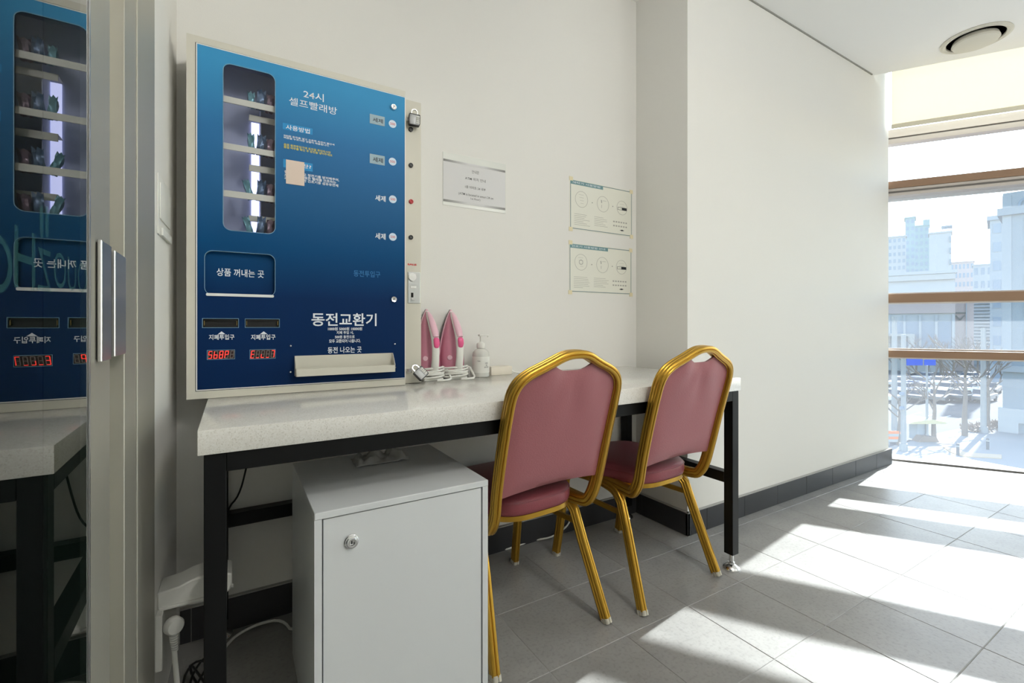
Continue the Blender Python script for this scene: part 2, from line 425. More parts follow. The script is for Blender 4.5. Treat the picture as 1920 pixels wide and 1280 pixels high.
# floor tiles: every tile in view an object, the rest joined
TX0, TY0, TSX, TSY = 0.785, 1.3935, 0.3018, 0.3060
def in_poly(x, y):
    inside = False; P = [(p[0], p[1]) for p in floor_poly]
    for i in range(len(P)):
        (xa, ya), (xb, yb) = P[i - 1], P[i]
        if (ya > y) != (yb > y) and x < (xb - xa) * (y - ya) / (yb - ya) + xa: inside = not inside
    return inside
def in_view(x, y):
    d = x * FW.x + y * FW.y
    if d < 0.25: return False
    u = CX + F_PX * (x * RT.x + y * RT.y) / d; v = CY + F_PX / d
    return -120 < u < 2080 and 560 < v < 1420
tile_me = None; rest = MB()
for i in range(-4, 26):
    for j in range(-19, 4):
        x0 = TX0 + i * TSX; y0 = TY0 + j * TSY; cx, cy = x0 + TSX / 2, y0 + TSY / 2
        if not in_poly(cx, cy) and not in_poly(cx - 0.12, cy): continue
        if cy > 1.95: continue
        if (cy > YB and cx < XP) or (cy > YB2 + 0.15 and cx > XP + 0.15): continue
        if in_view(cx, cy):
            if tile_me is None:
                o = MB().box(-TSX / 2 + GAP / 2, TSX / 2 - GAP / 2, -TSY / 2 + GAP / 2, TSY / 2 - GAP / 2, -0.010, 0.0, 0.0012).build('tile', M['tile'], parent=floor, local=True)
                tile_me = o.data
            else:
                o = bpy.data.objects.new('tile', tile_me); COL.objects.link(o); o.parent = floor
            o.location = (cx, cy, random.uniform(-0.0003, 0.0003)); o.rotation_euler = (random.uniform(-.0008, .0008), random.uniform(-.0008, .0008), 0)
        else:
            rest.box(cx - TSX / 2 + GAP / 2, cx + TSX / 2 - GAP / 2, cy - TSY / 2 + GAP / 2, cy + TSY / 2 - GAP / 2, -0.01, 0.0)
stuff(rest.build('tiles_out_of_view', M['tile'], parent=floor))
# walls
structure(MB().box(-0.35, XP + 0.2, YB, YB + 0.2, 0, 3.0).build('wall_back', M['wall']))
a = W0 + WN * .03; a = Vector((4.068, a.y + (4.068 - a.x) / WD.x * WD.y)); b = W(-0.84, 0.03, 0)
structure(MB().prism([(XP, YB2, 0), (4.045, YB2, 0), (4.060, YB2 + .006, 0), (4.068, YB2 + .02, 0), (4.068, a.y, 0), (b.x, b.y, 0), (XP, b.y, 0)], (0, 0, 3.20)).build('wall_right', M['wall']))
flat('wall_left', [(DX(1.37), 1.37, 0), (DX(1.9), 1.9, 0), (DX(1.9) - .3, 1.9, 0), (DX(1.37) - .3, 1.37, 0)], (0, 0, 2.95), M['wall'])
structure(MB().box(-0.5, W(6.5, 0, 0).x + .2, -4.4, -4.2, 0, 3.0).build('wall_front', M['wall']))
structure(MB().box(-0.55, -0.35, -4.2, -0.75, 0, 3.0).build('wall_left', M['wall']))
# ceiling with the blind pocket left open along the glass wall
c1, c2 = W(-0.95, 0.33, CEIL), W(6.6, 0.33, CEIL)
structure(MB().prism([(-1.9, -4.4, CEIL), (-1.9, 2.3, CEIL), (c1.x, 2.3, CEIL), c1, c2, (c2.x, -4.4, CEIL)], (0, 0, 0.05)).build('ceiling', M['ceil']))
structure(MB().box(-0.95, 6.6, -0.03, 0.45, 3.10, 3.20).map(lambda c: W(c.x, c.y, c.z)).build('ceiling', M['ceil']))
structure(MB().box(-0.95, 6.6, 0.33, 0.37, CEIL + .05, 3.10).map(lambda c: W(c.x, c.y, c.z)).build('trim_1', M['ceil']))
structure(MB().box(XP, 3.78, YB2 - 0.006, YB2 + .01, CEIL - 0.007, CEIL).build('trim_2', M['shadow_gap']))
# skirting made of tiles
BH = 0.1085
def skirting(name, p0, p1, nrm, cuts, th=0.013):
    p0 = Vector(p0); p1 = Vector(p1); d = (p1 - p0); L = d.length; d.normalize(); nrm = Vector(nrm)
    f = lambda c: p0 + d * c.x + nrm * c.y + Vector((0, 0, c.z))
    base = structure(MB().box(0, L, 0.0, th - 0.0025, 0, BH).map(f).build(name, M['base_grout']))
    MB().box(0, L, 0, th + 0.0015, BH, BH + 0.004).map(f).build('edge_strip', M['base_grout'], parent=base)
    cs = [0] + [c for c in cuts if 0.02 < c < L - 0.02] + [L]
    for s0, s1 in zip(cs, cs[1:]):
        MB().box(s0 + .001, s1 - .001, 0.004, th, 0.002, BH - 0.001, 0.0008).map(f).build('skirting_tile', M['base_tile'], parent=base)
    return base
skirting('baseboard_back', (-0.14, YB, 0), (XP, YB, 0), (0, -1, 0), [0.03 + .3 * k for k in range(8)])
skirting('baseboard_left', (XP, YB, 0), (XP, YB2 - 0.013, 0), (-1, 0, 0), [0.05])
w2x = [at_y(u, 900, YB2 - .013).x - XP for u in (1329, 1399)]
stp = w2x[1] - w2x[0]
skirting('baseboard_right', (XP - 0.013, YB2, 0), (4.072, YB2, 0), (0, -1, 0), [w2x[0] + stp * k for k in range(12)])
# ------------------------------------------------------------------ glass wall, transoms, blind
def wmap(c): return W(c.x, c.y, c.z)
def zw(vl, vr, off): return 0.5 * (at_w(1668, vl, off).z + at_w(1920, vr, off).z)
S0, S1 = -0.86, 6.45
win = structure(MB().box(S0, S1, -0.05, 0.012, 0.0, 0.012).map(wmap).build('window_1', M['alu_shadow']))
BOFF = 0.085
BARS = [(zw(338, 316, BOFF), zw(366, 346, BOFF), 1), (zw(550, 547.4, BOFF), zw(568, 567.5, BOFF), 0), (zw(655, 662.5, BOFF), zw(670.7, 678.8, BOFF), 0)]
HEAD = (zw(240, 209, BOFF), zw(267, 238, BOFF))
prev = 0.012
for k, (zt, zb, alu) in enumerate(reversed(BARS)):
    if alu:
        zm = zb + (zt - zb) * 0.52
        MB().box(S0, S1, 0.0, BOFF, zm, zt).map(wmap).build('transom', M['wood_bar'], parent=win)
        MB().box(S0, S1, 0.0, BOFF - .004, zb + .035, zm, .004).map(wmap).build('transom_cover', M['white_alu'], parent=win)
        MB().box(S0, S1, 0.0, BOFF - .012, zb + .022, zb + .035).map(wmap).build('transom_gasket', M['alu_shadow'], parent=win)
        MB().box(S0, S1, 0.0, BOFF - .004, zb, zb + .022, .003).map(wmap).build('transom_cover', M['white_alu'], parent=win)
    else:
        MB().box(S0, S1, 0.0, BOFF, zb + .009, zt).map(wmap).build('transom', M['wood_bar'], parent=win)
        MB().box(S0, S1, 0.0, BOFF + .002, zb, zb + .009).map(wmap).build('transom_lip', M['white_alu'], parent=win)
        MB().box(S0, S1, 0.0, 0.02, zt, zt + .012).map(wmap).build('transom_cover', M['white_alu'], parent=win)
    MB().box(S0, S1, -0.17, -0.008, zb + .01, zt - .005).map(wmap).build('transom_fin', M['white_alu'], parent=win)
zt, zb = HEAD
MB().box(S0, S1, 0.0, BOFF - .01, zb + .045, zt).map(wmap).build('transom', M['white_alu'], parent=win)
MB().box(S0, S1, 0.0, BOFF - .02, zb + .034, zb + .045).map(wmap).build('transom_gasket', M['alu_shadow'], parent=win)
MB().box(S0, S1, 0.0, BOFF - .01, zb, zb + .034).map(wmap).build('transom_cover', M['white_alu'], parent=win)
MB().box(S0, S1, -0.06, -0.008, zb + .02, zt - .02).map(wmap).build('transom_fin', M['white_alu'], parent=win)
lv = [0.012] + [z for t in reversed(BARS) for z in (t[1], t[0])] + [zb, zt, 3.08]
sp = [S0, 1.9, 3.5, 5.0, S1]
for z0, z1 in zip(lv[::2], lv[1::2]):
    for s0, s1 in zip(sp, sp[1:]):
        MB().box(s0 + .003, s1 - .003, -0.008, 0.0, z0, z1).map(wmap).build('pane', M['win_glass'], parent=win)
# blind
BL = 0.20
zh = zw(232, 199, BL); zl = zw(240, 207, BL)
r = thing('roller_blind', 'cream roller blind pulled down over the top of the glass wall', 'blind', W(0.9, BL, zl))
sb0 = w_s(at_w(1672, 200, BL))
MB().box(sb0, S1 - .1, BL - .0008, BL + .0008, zl + .004, CEIL + .12).map(wmap).build('blind_fabric', M['blind'], parent=r)
MB().box(sb0 - .002, S1 - .1, BL - .009, BL + .009, zl, zh, .004).map(wmap).build('hem_bar', mat('cream_hem_bar', rgb(226, 220, 198), 0.6), parent=r)
MB().cyl((sb0, BL + .0, CEIL + .15), (S1 - .08, BL, CEIL + .15), 0.03, seg=14).map(wmap).build('roller_tube', M['white_alu'], parent=r, smooth=True)
# sealed outer leaf of the window head so the pocket is closed to the sky
structure(MB().box(S0 - .1, S1 + .1, -0.03, 0.0, 3.08, 3.10).map(wmap).build('trim_3', M['white_alu']))
# right end of the room, behind the camera's right shoulder
e0 = W(S1, 0, 0)
structure(MB().box(e0.x - .05, e0.x + .15, -4.4, e0.y, 0, 3.0).build('wall_side', M['wall']))

# ------------------------------------------------------------------ sliding glass door on the left
def dmap(c): return Vector((DX(c.y, c.x), c.y, c.z))
def lmap(c): return Vector((LX(c.y, c.x), c.y, c.z))
yA, yB_ = leaf_y(167), leaf_y(206)
yJ0, yJ1, yJ2 = door_y(236, 0.012), door_y(258, 0.012), door_y(290, .012)
door = structure(MB().box(-0.045, 0.0, yA, yB_, 0.012, 2.32, .0015).map(lmap).build('door_1', M['steel']))
MB().box(-0.009, -0.0008, -0.62, yA, 0.10, 2.28).map(lmap).build('pane', M['door_glass'], parent=door)
MB().box(-0.045, 0.0, -0.62, yA, 0.012, 0.10, .001).map(lmap).build('bottom_rail', M['steel'], parent=door)
MB().box(-0.045, 0.0, -0.62, yA, 2.24, 2.32, .001).map(lmap).build('top_rail', M['steel'], parent=door)
MB().box(-0.045, 0.0, -0.72, -0.62, 0.012, 2.32, .001).map(lmap).build('stile', M['steel'], parent=door)
MB().box(-0.0005, 0.0008, yA - .001, yA + .004, 0.10, 2.24).map(lmap).build('glazing_bead', M['steel_light'], parent=door)
# fixed frame: recessed leaf behind, then the jamb
fr = structure(MB().box(-0.060, -0.012, yB_ + .004, yJ0 + .02, 0.0, 2.36, .001).map(dmap).build('door_2', M['steel']))
MB().box(-0.060, 0.010, yJ0, yJ1 - .002, 0.0, 2.36, .001).map(dmap).build('jamb_inner', M['steel'], parent=fr)
MB().box(-0.060, 0.012, yJ1, yJ2, 0.0, 2.36, .001).map(dmap).build('jamb_outer', M['steel'], parent=fr)
structure(MB().box(-0.30, 0.012, -0.80, yJ2, 2.36, 2.95).map(dmap).build('wall_left', M['wall']))
structure(MB().box(-0.30, 0.0, -1.0, -0.725, 0, 2.36).map(dmap).build('wall_left', M['wall']))
ho = .007
h0, h1, h2, h3 = leaf_y(191, ho), leaf_y(209, ho), leaf_y(216, ho), leaf_y(236.5, ho)
def zat(u, v, off): return leaf_hit(u, v, off).z
hz0, hz1 = zat(200, 676, ho), zat(200, 455, ho)
hd = MB().box(0.002, ho, h0, h1, hz0, hz1, .0012).map(lmap).build('handle', M['steel_light'], parent=door)
MB().box(0.0015, ho, h2, h3, hz0 + .002, hz1 - .002, .0012).map(lmap).build('grip_bar', M['steel_light'], parent=hd)
MB().box(0.0, .002, h0 + .003, h3 - .003, hz0 + .004, hz1 - .004).map(lmap).build('handle_base', M['dark_plastic'], parent=hd)
def decal(body, uL, vT, uR, vB, bold=0.0):
    off = -0.0003
    def hit(u, v): return leaf_hit(u, v, off)
    a, b = hit(uL, vT), hit(uR, vB)
    # the lettering faces the far side, so from here it runs mirrored
    return letter('decal', body, 0, 1, b.z, a.z, 0, M['teal_decal'], door, bold=bold,
                  fn=lambda x, z: Vector((LX(b.y + (a.y - b.y) * x, off), b.y + (a.y - b.y) * x, z)))
decal('O', -46, 418, 24, 556); decal('H', 27, 420, 66, 545); decal('Z', 71, 462, 97, 548); decal('OUO', 101, 468, 163, 552)
m = MB()
for k in range(3):
    for s in (-1, 1):
        p = leaf_hit(84 + s * 5, 400 + k * 16)
        m.bm.faces.new([m.bm.verts.new(Vector((LX(p.y + .006 * math.cos(R(60 * q)), -.0003), p.y + .006 * math.cos(R(60 * q)), p.z + .008 * math.sin(R(60 * q))))) for q in range(6)])
m.build('decal', M['teal_decal'], parent=door)
# corridor beyond the door, its darkness put into the wall colour
dk = mat('corridor_darkness', rgb(60, 62, 62), 0.8)
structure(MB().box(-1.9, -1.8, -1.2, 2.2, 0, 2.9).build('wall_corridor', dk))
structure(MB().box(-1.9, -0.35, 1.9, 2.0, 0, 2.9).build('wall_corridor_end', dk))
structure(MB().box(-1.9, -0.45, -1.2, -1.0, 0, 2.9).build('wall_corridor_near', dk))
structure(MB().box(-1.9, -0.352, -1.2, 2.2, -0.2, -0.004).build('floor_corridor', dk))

# ------------------------------------------------------------------ table
TZ, TT, TYF, TXL, TXR = 0.785, 0.052, 1.137, -0.0605, 1.777
tb = thing('counter_table', 'long pale speckled stone counter on a black square-tube steel frame', 'table', (0.86, 1.46, 0))
MB().box(TXL, TXR, TYF, YB - .002, TZ - TT, TZ, .002, 2).build('tabletop', M['quartz'], parent=tb, smooth=True)
LW = 0.040; YF = 1.145; YR = 1.735; XL, XR = -0.050, 1.735; LB = 0.064; BT = TZ - TT - .001
for x in (XL, XR):
    for y in (YF, YR - .0):
        zlo = LB if x > 1 else 0.06
        lg = MB().box(x, x + LW, y, y + LW, zlo, BT, .0015).build('leg', M['black_metal'], parent=tb)
        m = MB().lathe([(0.0, zlo + .03), (.009, zlo + .03), (.009, .032), (.013, .030), (.014, .022), (.024, .016), (.032, .010), (.034, .004), (.034, .0005), (0, .0005)], (x + LW / 2, y + LW / 2, 0), seg=24)
        m.build('levelling_foot', M['chrome'], parent=lg, smooth=True)
RZ0, RZ1 = 0.352, 0.395
for y in (YF, YR):
    MB().box(XL + LW, XR, y, y + LW, BT - LW, BT, .0012).build('apron_rail', M['black_metal'], parent=tb)
for x in (XL, XR):
    MB().box(x, x + LW, YF + LW, YR, BT - LW, BT, .0012).build('apron_rail', M['black_metal'], parent=tb)
    MB().box(x, x + LW, YF + LW, YR, RZ0, RZ1, .0012).build('stretcher', M['black_metal'], parent=tb)
MB().box(XL + LW, XR, YR, YR + LW, RZ0, RZ1, .0012).build('stretcher', M['black_metal'], parent=tb)

# ------------------------------------------------------------------ vending machine
YM = 1.620
mxl = at_y(349.5, 400, YM).x; mxr = at_y(760, 400, YM).x
mzt = 0.5 * (at_y(348, 63.3, YM).z + at_y(760, 169, YM).z)
pxl = at_y(368.5, 400, YM).x; pzb = 0.5 * (at_y(369.7, 731, YM).z + at_y(761, 708.9, YM).z); pzt = 0.5 * (at_y(367.5, 81.25, YM).z + at_y(760, 182.2, YM).z)
MYB = YB - .004
vm = thing('vending_machine', 'blue self-service detergent vending and coin change machine standing on the counter', 'vending machine', (mxl, YM, TZ))
Z0 = TZ + .0005
def loop_xz(pts, y): return [(x, y, z) for x, z in pts]
def rect_n(x0, x1, z0, z1): return [(x1, z1), (x0, z1), (x0, z0), (x1, z0)]
hs = MB()
hs.ring(loop_xz(rect_n(mxl, mxr, Z0, mzt), YM), loop_xz(rect_n(pxl - .003, mxr - .002, pzb - .003, pzt + .003), YM), (0, .012, 0))
hs.box(mxl, mxl + .0015, YM + .012, MYB, Z0, mzt); hs.box(mxr - .0015, mxr, YM + .012, MYB, Z0, mzt)
hs.box(mxl, mxr, YM + .012, MYB, mzt - .0015, mzt); hs.box(mxl, mxr, YM + .012, MYB, Z0, Z0 + .0015)
hs.box(mxl + .002, mxr - .002, MYB - .003, MYB, Z0 + .002, mzt - .002)
hs.build('housing', M['cream_metal'], parent=vm)
def holed(m, outer, holes, y, depth):
    """flat sheet in the x-z plane with openings, given thickness"""
    bm = m.bm; edges = []
    for lp in [outer] + holes:
        vs = [bm.verts.new((x, y, z)) for x, z in lp]
        edges += [bm.edges.new((vs[i], vs[(i + 1) % len(vs)])) for i in range(len(vs))]
    r = bmesh.ops.triangle_fill(bm, use_beauty=True, use_dissolve=False, edges=edges)
    fs = [g for g in r['geom'] if isinstance(g, bmesh.types.BMFace)]
    bmesh.ops.extrude_face_region(bm, geom=fs)
    newv = [v for f in fs for v in f.verts]
    for v in set(newv): v.co.y += depth
    return m
def px_rect(uL, vTL, uR, vBR, y=YM, vTR=None, vBL=None):
    a = at_y(uL, vTL, y); b = at_y(uR, vBR, y)
    zt = a.z if vTR is None else 0.5 * (a.z + at_y(uR, vTR, y).z); zb = b.z if vBL is None else 0.5 * (b.z + at_y(uL, vBL, y).z)
    return a.x, b.x, zb, zt
wx0, wx1, wz0, wz1 = px_rect(419, 119, 515.5, 438, vTR=141, vBL=431)
fx0, fx1, fz0, fz1 = px_rect(384, 469, 515.5, 556, vTR=478, vBL=551)
s1x0, s1x1, s1z0, s1z1 = px_rect(380, 597, 447, 613.5, vTR=597.5, vBL=614)
s2x0, s2x1, s2z0, s2z1 = px_rect(460, 598, 523.5, 613, vTR=598, vBL=613.5)
YP = YM - 0.0015
pn = MB()
holed(pn, rect_n(pxl + .0015, mxr - .0025, pzb + .0015, pzt - .0015), [rrect(wx0, wx1, wz0, wz1, .020), rrect(fx0, fx1, fz0, fz1, .020), rect_n(s1x0, s1x1, s1z0, s1z1), rect_n(s2x0, s2x1, s2z0, s2z1)], YP, .003)
panel = pn.build('front_panel', M['blue'], parent=vm)
MB().ring(loop_xz(rect_n(pxl - .0012, mxr, pzb - .0012, pzt + .0012), YM - .002), loop_xz(rect_n(pxl + .0016, mxr - .0026, pzb + .0016, pzt - .0016), YM - .002), (0, .006, 0)).build('panel_edge', M['white_edge'], parent=vm)
MB().ring(loop_xz(rect_n(pxl - .0032, mxr - .001, pzb - .0032, pzt + .0032), YM + .001), loop_xz(rect_n(pxl - .0010, mxr - .0016, pzb - .001, pzt + .001), YM + .001), (0, .006, 0)).build('panel_seam', M['seam'], parent=vm)
def frame(name, lo, y, w, depth, material, parent, r=0.020):
    x0, x1, z0, z1 = lo
    return MB().ring(loop_xz(rrect(x0 - w, x1 + w, z0 - w, z1 + w, r + w), y), loop_xz(rrect(x0, x1, z0, z1, r), y), (0, depth, 0)).build(name, material, parent=parent)
M['trim_blue'] = mat('blue_grey_trim', rgb(120, 160, 186), 0.4)
frame('window_trim', (wx0, wx1, wz0, wz1), YP - .0012, .0018, .004, M['trim_blue'], vm)
MB().prism(loop_xz(rrect(wx0 - .004, wx1 + .004, wz0 - .004, wz1 + .004, .022), YM + .004), (0, .003, 0)).build('window_pane', M['clear'], parent=vm)
# display cavity
cx0, cx1, cz0, cz1 = wx0 - .055, wx1 + .05, wz0 - .05, wz1 + .05
cy = YM + .125
m = MB()
m.box(cx0, cx1, cy, cy + .002, cz0, cz1).box(cx0 - .002, cx0, YM + .010, cy, cz0, cz1).box(cx1, cx1 + .002, YM + .010, cy, cz0, cz1).box(cx0, cx1, YM + .010, cy, cz0 - .002, cz0).box(cx0, cx1, YM + .010, cy, cz1, cz1 + .002)
m.build('display_cavity', M['cavity'], parent=vm)
SH = [px_rect(415, 179, 519, 211.5, YM + .012, 199.8, 190.3), px_rect(415, 267.5, 519, 295, YM + .012, 283.5, 278.5), px_rect(415, 356, 519, 380, YM + .012, 368, 367.6)]
ltx = at_y(479, 300, cy).x
for a, b, z0, z1 in SH:
    sh = MB().box(cx0, cx1, YM + .010, YM + .014, z0, z1, .0005).build('shelf_rail', M['cream_metal'], parent=vm)
dvx = at_y(487, 300, cy - .02).x
MB().box(dvx, dvx + .0015, YM + .055, cy, cz0, cz1 - .09).build('column_divider', M['cavity'], parent=vm)
MB().box(ltx - .012, dvx - .001, cy - .006, cy - .001, wz0 - .02, SH[0][2] - .004).build('led_strip', M['led_white'], parent=vm)
TR = []
for k, (vT, vB, vTR, vBR) in enumerate(((215.5, 227, 223.5, 234), (308, 320, 316, 328), (403, 414, 409, 420))):
    y = YM + .045
    a = px_rect(467, vT, 519, vBR, y, vTR, vB); TR.append(a[3])
    MB().box(a[0], cx1, y, y + .003, a[2], a[3], .0005).box(a[0], cx1, y + .003, y + .045, a[3] - .003, a[3] - .001).build('tray_lip', M['cream_dark'], parent=vm)
# pick-up flap, set back in its opening
MB().prism(loop_xz(rrect(fx0 - .006, fx1 + .006, fz0 - .006, fz1 + .006, .022), YM + .016), (0, .003, 0)).build('pickup_flap', M['blue'], parent=vm)
frame('flap_trim', (fx0, fx1, fz0, fz1), YP - .0008, .0012, .014, M['trim_blue'], vm)
MB().prism(loop_xz(rrect(fx0 + .003, fx1 - .003, fz0 - .004, fz0 + .004, .003, 3), YP - .002), (0, .018, 0)).build('flap_sill', M['white_edge'], parent=vm)
for x0, x1, z0, z1 in ((s1x0, s1x1, s1z0, s1z1), (s2x0, s2x1, s2z0, s2z1)):
    q = MB().ring(loop_xz(rect_n(x0 - .0012, x1 + .0012, z0 - .0012, z1 + .0012), YP - .0008), loop_xz(rect_n(x0, x1, z0, z1), YP - .0008), (0, .012, 0)).build('banknote_slot', M['trim_blue'], parent=vm)
    MB().box(x0, x1, YM + .010, YM + .012, z0, z1).box(x0 + .004, x1 - .004, YM + .002, YM + .01, z0 + .001, z0 + .005).box(x0 + .004, x1 - .004, YM + .003, YM + .01, z1 - .005, z1 - .001).build('slot_mouth', M['dark_plastic'], parent=q)
    for gx in (x0 + .003, x1 - .0045): MB().box(gx, gx + .0015, YM + .001, YM + .01, z0 + .006, z1 - .006).build('slot_guide', M['brass'], parent=q)
# red displays
SEG = {'0': 'abcdef', '1': 'bc', '8': 'abcdefg', '5': 'acdfg', '6': 'acdefg', 'P': 'abefg', 'S': 'acdfg', 'U': 'bcdef', 'E': 'adefg', 'C': 'adef', 'A': 'abcefg', '-': 'g'}
def display(uL, vT, uR, vB, lit):
    x0, x1, z0, z1 = px_rect(uL, vT, uR, vB)
    q = MB().box(x0, x1, YP - .0008, YP + .002, z0, z1, .0004).build('price_display', M['led_back'], parent=vm)
    MB().ring(loop_xz(rect_n(x0 - .0012, x1 + .0008, z0 - .0012, z1 + .0012), YP - .0012), loop_xz(rect_n(x0, x1, z0, z1), YP - .0012), (0, .003, 0)).build('display_rim', M['trim_blue'], parent=q)
    on, of = MB(), MB(); w = (x1 - x0) / 5.2; h = (z1 - z0) * .78; y = YP - .0014
    for k, on_segs in enumerate(lit):
        cx = x0 + (k + .5) * (x1 - x0) / 5; cz = (z0 + z1) / 2; a = w * .30; hh = h / 2; t = w * .07
        G = {'a': (cx - a, cx + a, cz + hh - t, cz + hh + t), 'd': (cx - a, cx + a, cz - hh - t, cz - hh + t), 'g': (cx - a, cx + a, cz - t, cz + t),
             'f': (cx - a - t, cx - a + t, cz, cz + hh), 'b': (cx + a - t, cx + a + t, cz, cz + hh), 'e': (cx - a - t, cx - a + t, cz - hh, cz), 'c': (cx + a - t, cx + a + t, cz - hh, cz)}
        for sname, (a0, a1, b0, b1) in G.items():
            (on if sname in on_segs else of).box(a0, a1, y, y + .0005, b0, b1)
    sh = lambda c: Vector((c.x + (c.z - (z0 + z1) / 2) * .12, c.y, c.z))
    if len(on.bm.verts): on.map(sh).build('lit_segment', M['led_red'], parent=q)
    else: on.bm.free()
    of.map(sh).build('unlit_segment', M['led_off'], parent=q)
display(389, 657, 440, 672, ['acdfg', 'cdefg', 'abcdefg', 'abefg', ''])
display(469, 656, 516, 671, ['adefg', 'd', 'de', 'd', 'abc'])
# prints on the panel
YI = YP - .0006
def ink(body, uL, vT, uR, vB, material='ink_white', bold=0.012, **k): return px_letter('lettering', body, uL, vT, uR, vB, YI, M[material], vm, bold=bold, **k)
ink('24시', 569, 167.5, 607, 191.5, bold=.006); ink('셀프빨래방', 542, 181, 632, 216, bold=.004)
def plate(uL, vT, uR, vB, material, y=YI + .0003, name='printed_plate'):
    x0, x1, z0, z1 = px_rect(uL, vT, uR, vB); return MB().box(x0, x1, y, y + .0004, z0, z1).build(name, M[material], parent=vm)
plate(530, 230, 586, 253, 'ink_cyan'); ink('사용방법', 536, 233, 581, 251)
ink('500원 동전을 넣고 오른쪽 측면의 빨간색\n버튼을 누르시면 상품이 배출됩니다.', 532, 251.5, 627, 277, bold=.02, align='LEFT')
ink('음료 동전투입구에 동전을 투입하시면\n품절 여부를 확인 후 동전을 넣어주세요', 532, 268, 623, 293.5, 'ink_yellow', bold=.02, align='LEFT')
plate(531, 298, 586, 322, 'ink_cyan'); ink('시트란?', 537, 302, 583.5, 317)
ink('향을 더해주고 정전기를 방지해주며,\n세탁을 마친 젖은 빨래를 건조하는\n과정에 필요한 건조기용 섬유유연제', 533, 319, 636, 351, bold=.02, align='LEFT')
x0, x1, z0, z1 = px_rect(536, 299.5, 570.5, 349, vTR=304.5, vBL=344.5)
n1 = MB().box(x0, x1, YI - .0012, YI - .0004, z0, z1).build('paper_note', M['beige_paper'], parent=vm)
for k, (vc, uc) in enumerate(((226, 736), (303, 736), (373.5, 736.5), (444, 736.5))):
    c = at_y(uc, vc + 6.5 if k == 0 else vc, YP)
    q = MB().cyl((c.x, YP - .0008, c.z), (c.x, YP + .0005, c.z), .0135, seg=28).build('price_sticker', M['price_white'], parent=vm)
    letter('lettering', '500', c.x - .0085, c.x + .0085, c.z - .0042, c.z + .0042, YP - .0011, M['ink_red'], vm, bold=.004)
    uL = 692 if k < 2 else 703
    if k < 2:
        v0 = (215, 289)[k]
        x0, x1, z0, z1 = px_rect(693, v0, 721, v0 + 22, vTR=v0 + 3.5, vBL=v0 + 16.5)
        MB().box(x0, x1, YP - .001, YP, z0, z1).build('product_label', M['label_grey'], parent=vm)
        px_letter('lettering', '세제', 699, v0 + 4.5, 718, v0 + 17, YP - .0013, M['ink_black'], vm, bold=.012)
    else:
        v0 = (365, 436)[k - 2]; ink('세제', 703.5, v0, 723, v0 + 13.5, bold=.018)
px_letter('lettering', '상품 꺼내는 곳', 406, 502, 495, 521, YM + .0155, M['ink_white'], vm, bold=.012)
ink('동전투입구', 663, 506, 713, 520.5, 'ink_blue', bold=.01)
ink('동전교환기', 584, 586, 706, 611, bold=.016)
for i, (t, a, b, c, d) in enumerate((('1000원 5000원 10000원', 615, 613.2, 679, 619), ('지폐 투입 시,', 631, 620.5, 663, 626.3), ('500원 동전으로', 628, 628.5, 665, 634), ('모두 교환되어 나옵니다.', 617, 636, 676, 641.8))): ink(t, a, b, c, d, bold=.02)
ink('동전 나오는 곳', 614.5, 650.5, 678, 660.5, bold=.014)
for a in (391.5, 470.5):
    ink('지폐투입구', a, 627, a + (48 if a < 400 else 46), 636.5, bold=.016)
    p = [at_y(a + 17, 626.3, YI), at_y(a + 31, 626.3, YI), at_y(a + 24, 621, YI)]
    MB().prism([(q.x, YI, q.z) for q in p], (0, .0004, 0)).build('arrow_mark', M['ink_white'], parent=vm)
# coin tray: open trough with a low front lip
tx0, tx1 = at_y(552, 690, YM).x, at_y(737, 680, YM - .01).x
tzt, tzb = at_y(552, 667, YM).z, at_y(552, 706, YM - .03).z
m = MB()
m.box(tx0, tx1, YP - .002, YP, tzb + .002, tzt)
m.box(tx0, tx1, YP - .036, YP - .002, tzb, tzb + .002)
m.box(tx0, tx1, YP - .037, YP - .035, tzb, tzb + .0235)
for x in (tx0, tx1 - .0015): m.prism([(x, YP, tzb), (x, YP, tzt), (x, YP - .008, tzt), (x, YP - .037, tzb + .0235), (x, YP - .037, tzb)], (.0015, 0, 0))
m.build('coin_tray', M['cream_metal'], parent=vm)
for u, v in ((545, 648), (740, 644.5), (544.5, 697), (740.5, 688.5)):
    c = at_y(u, v, YP)
    MB().lathe([(0, .006), (.0022, .0055), (.0042, .003), (.0046, 0), (.0046, -.001)], (c.x, YP, c.z), (0, -1, 0), 14).build('screw', M['chrome'], parent=vm, smooth=True)
for u, v in ((737.5, 201.5), (738, 561)):
    c = at_y(u, v, YP)
    q = MB().lathe([(0.0, .004), (.004, .004), (.0046, .006), (.0095, .007), (.0105, .005), (.0105, -.001)], (c.x, YP, c.z), (0, -1, 0), 22).build('cam_lock', M['chrome'], parent=vm, smooth=True)
    MB().box(c.x - .0008, c.x + .0008, YP - .0075, YP - .004, c.z - .003, c.z + .003).build('keyhole', M['slot'], parent=q)
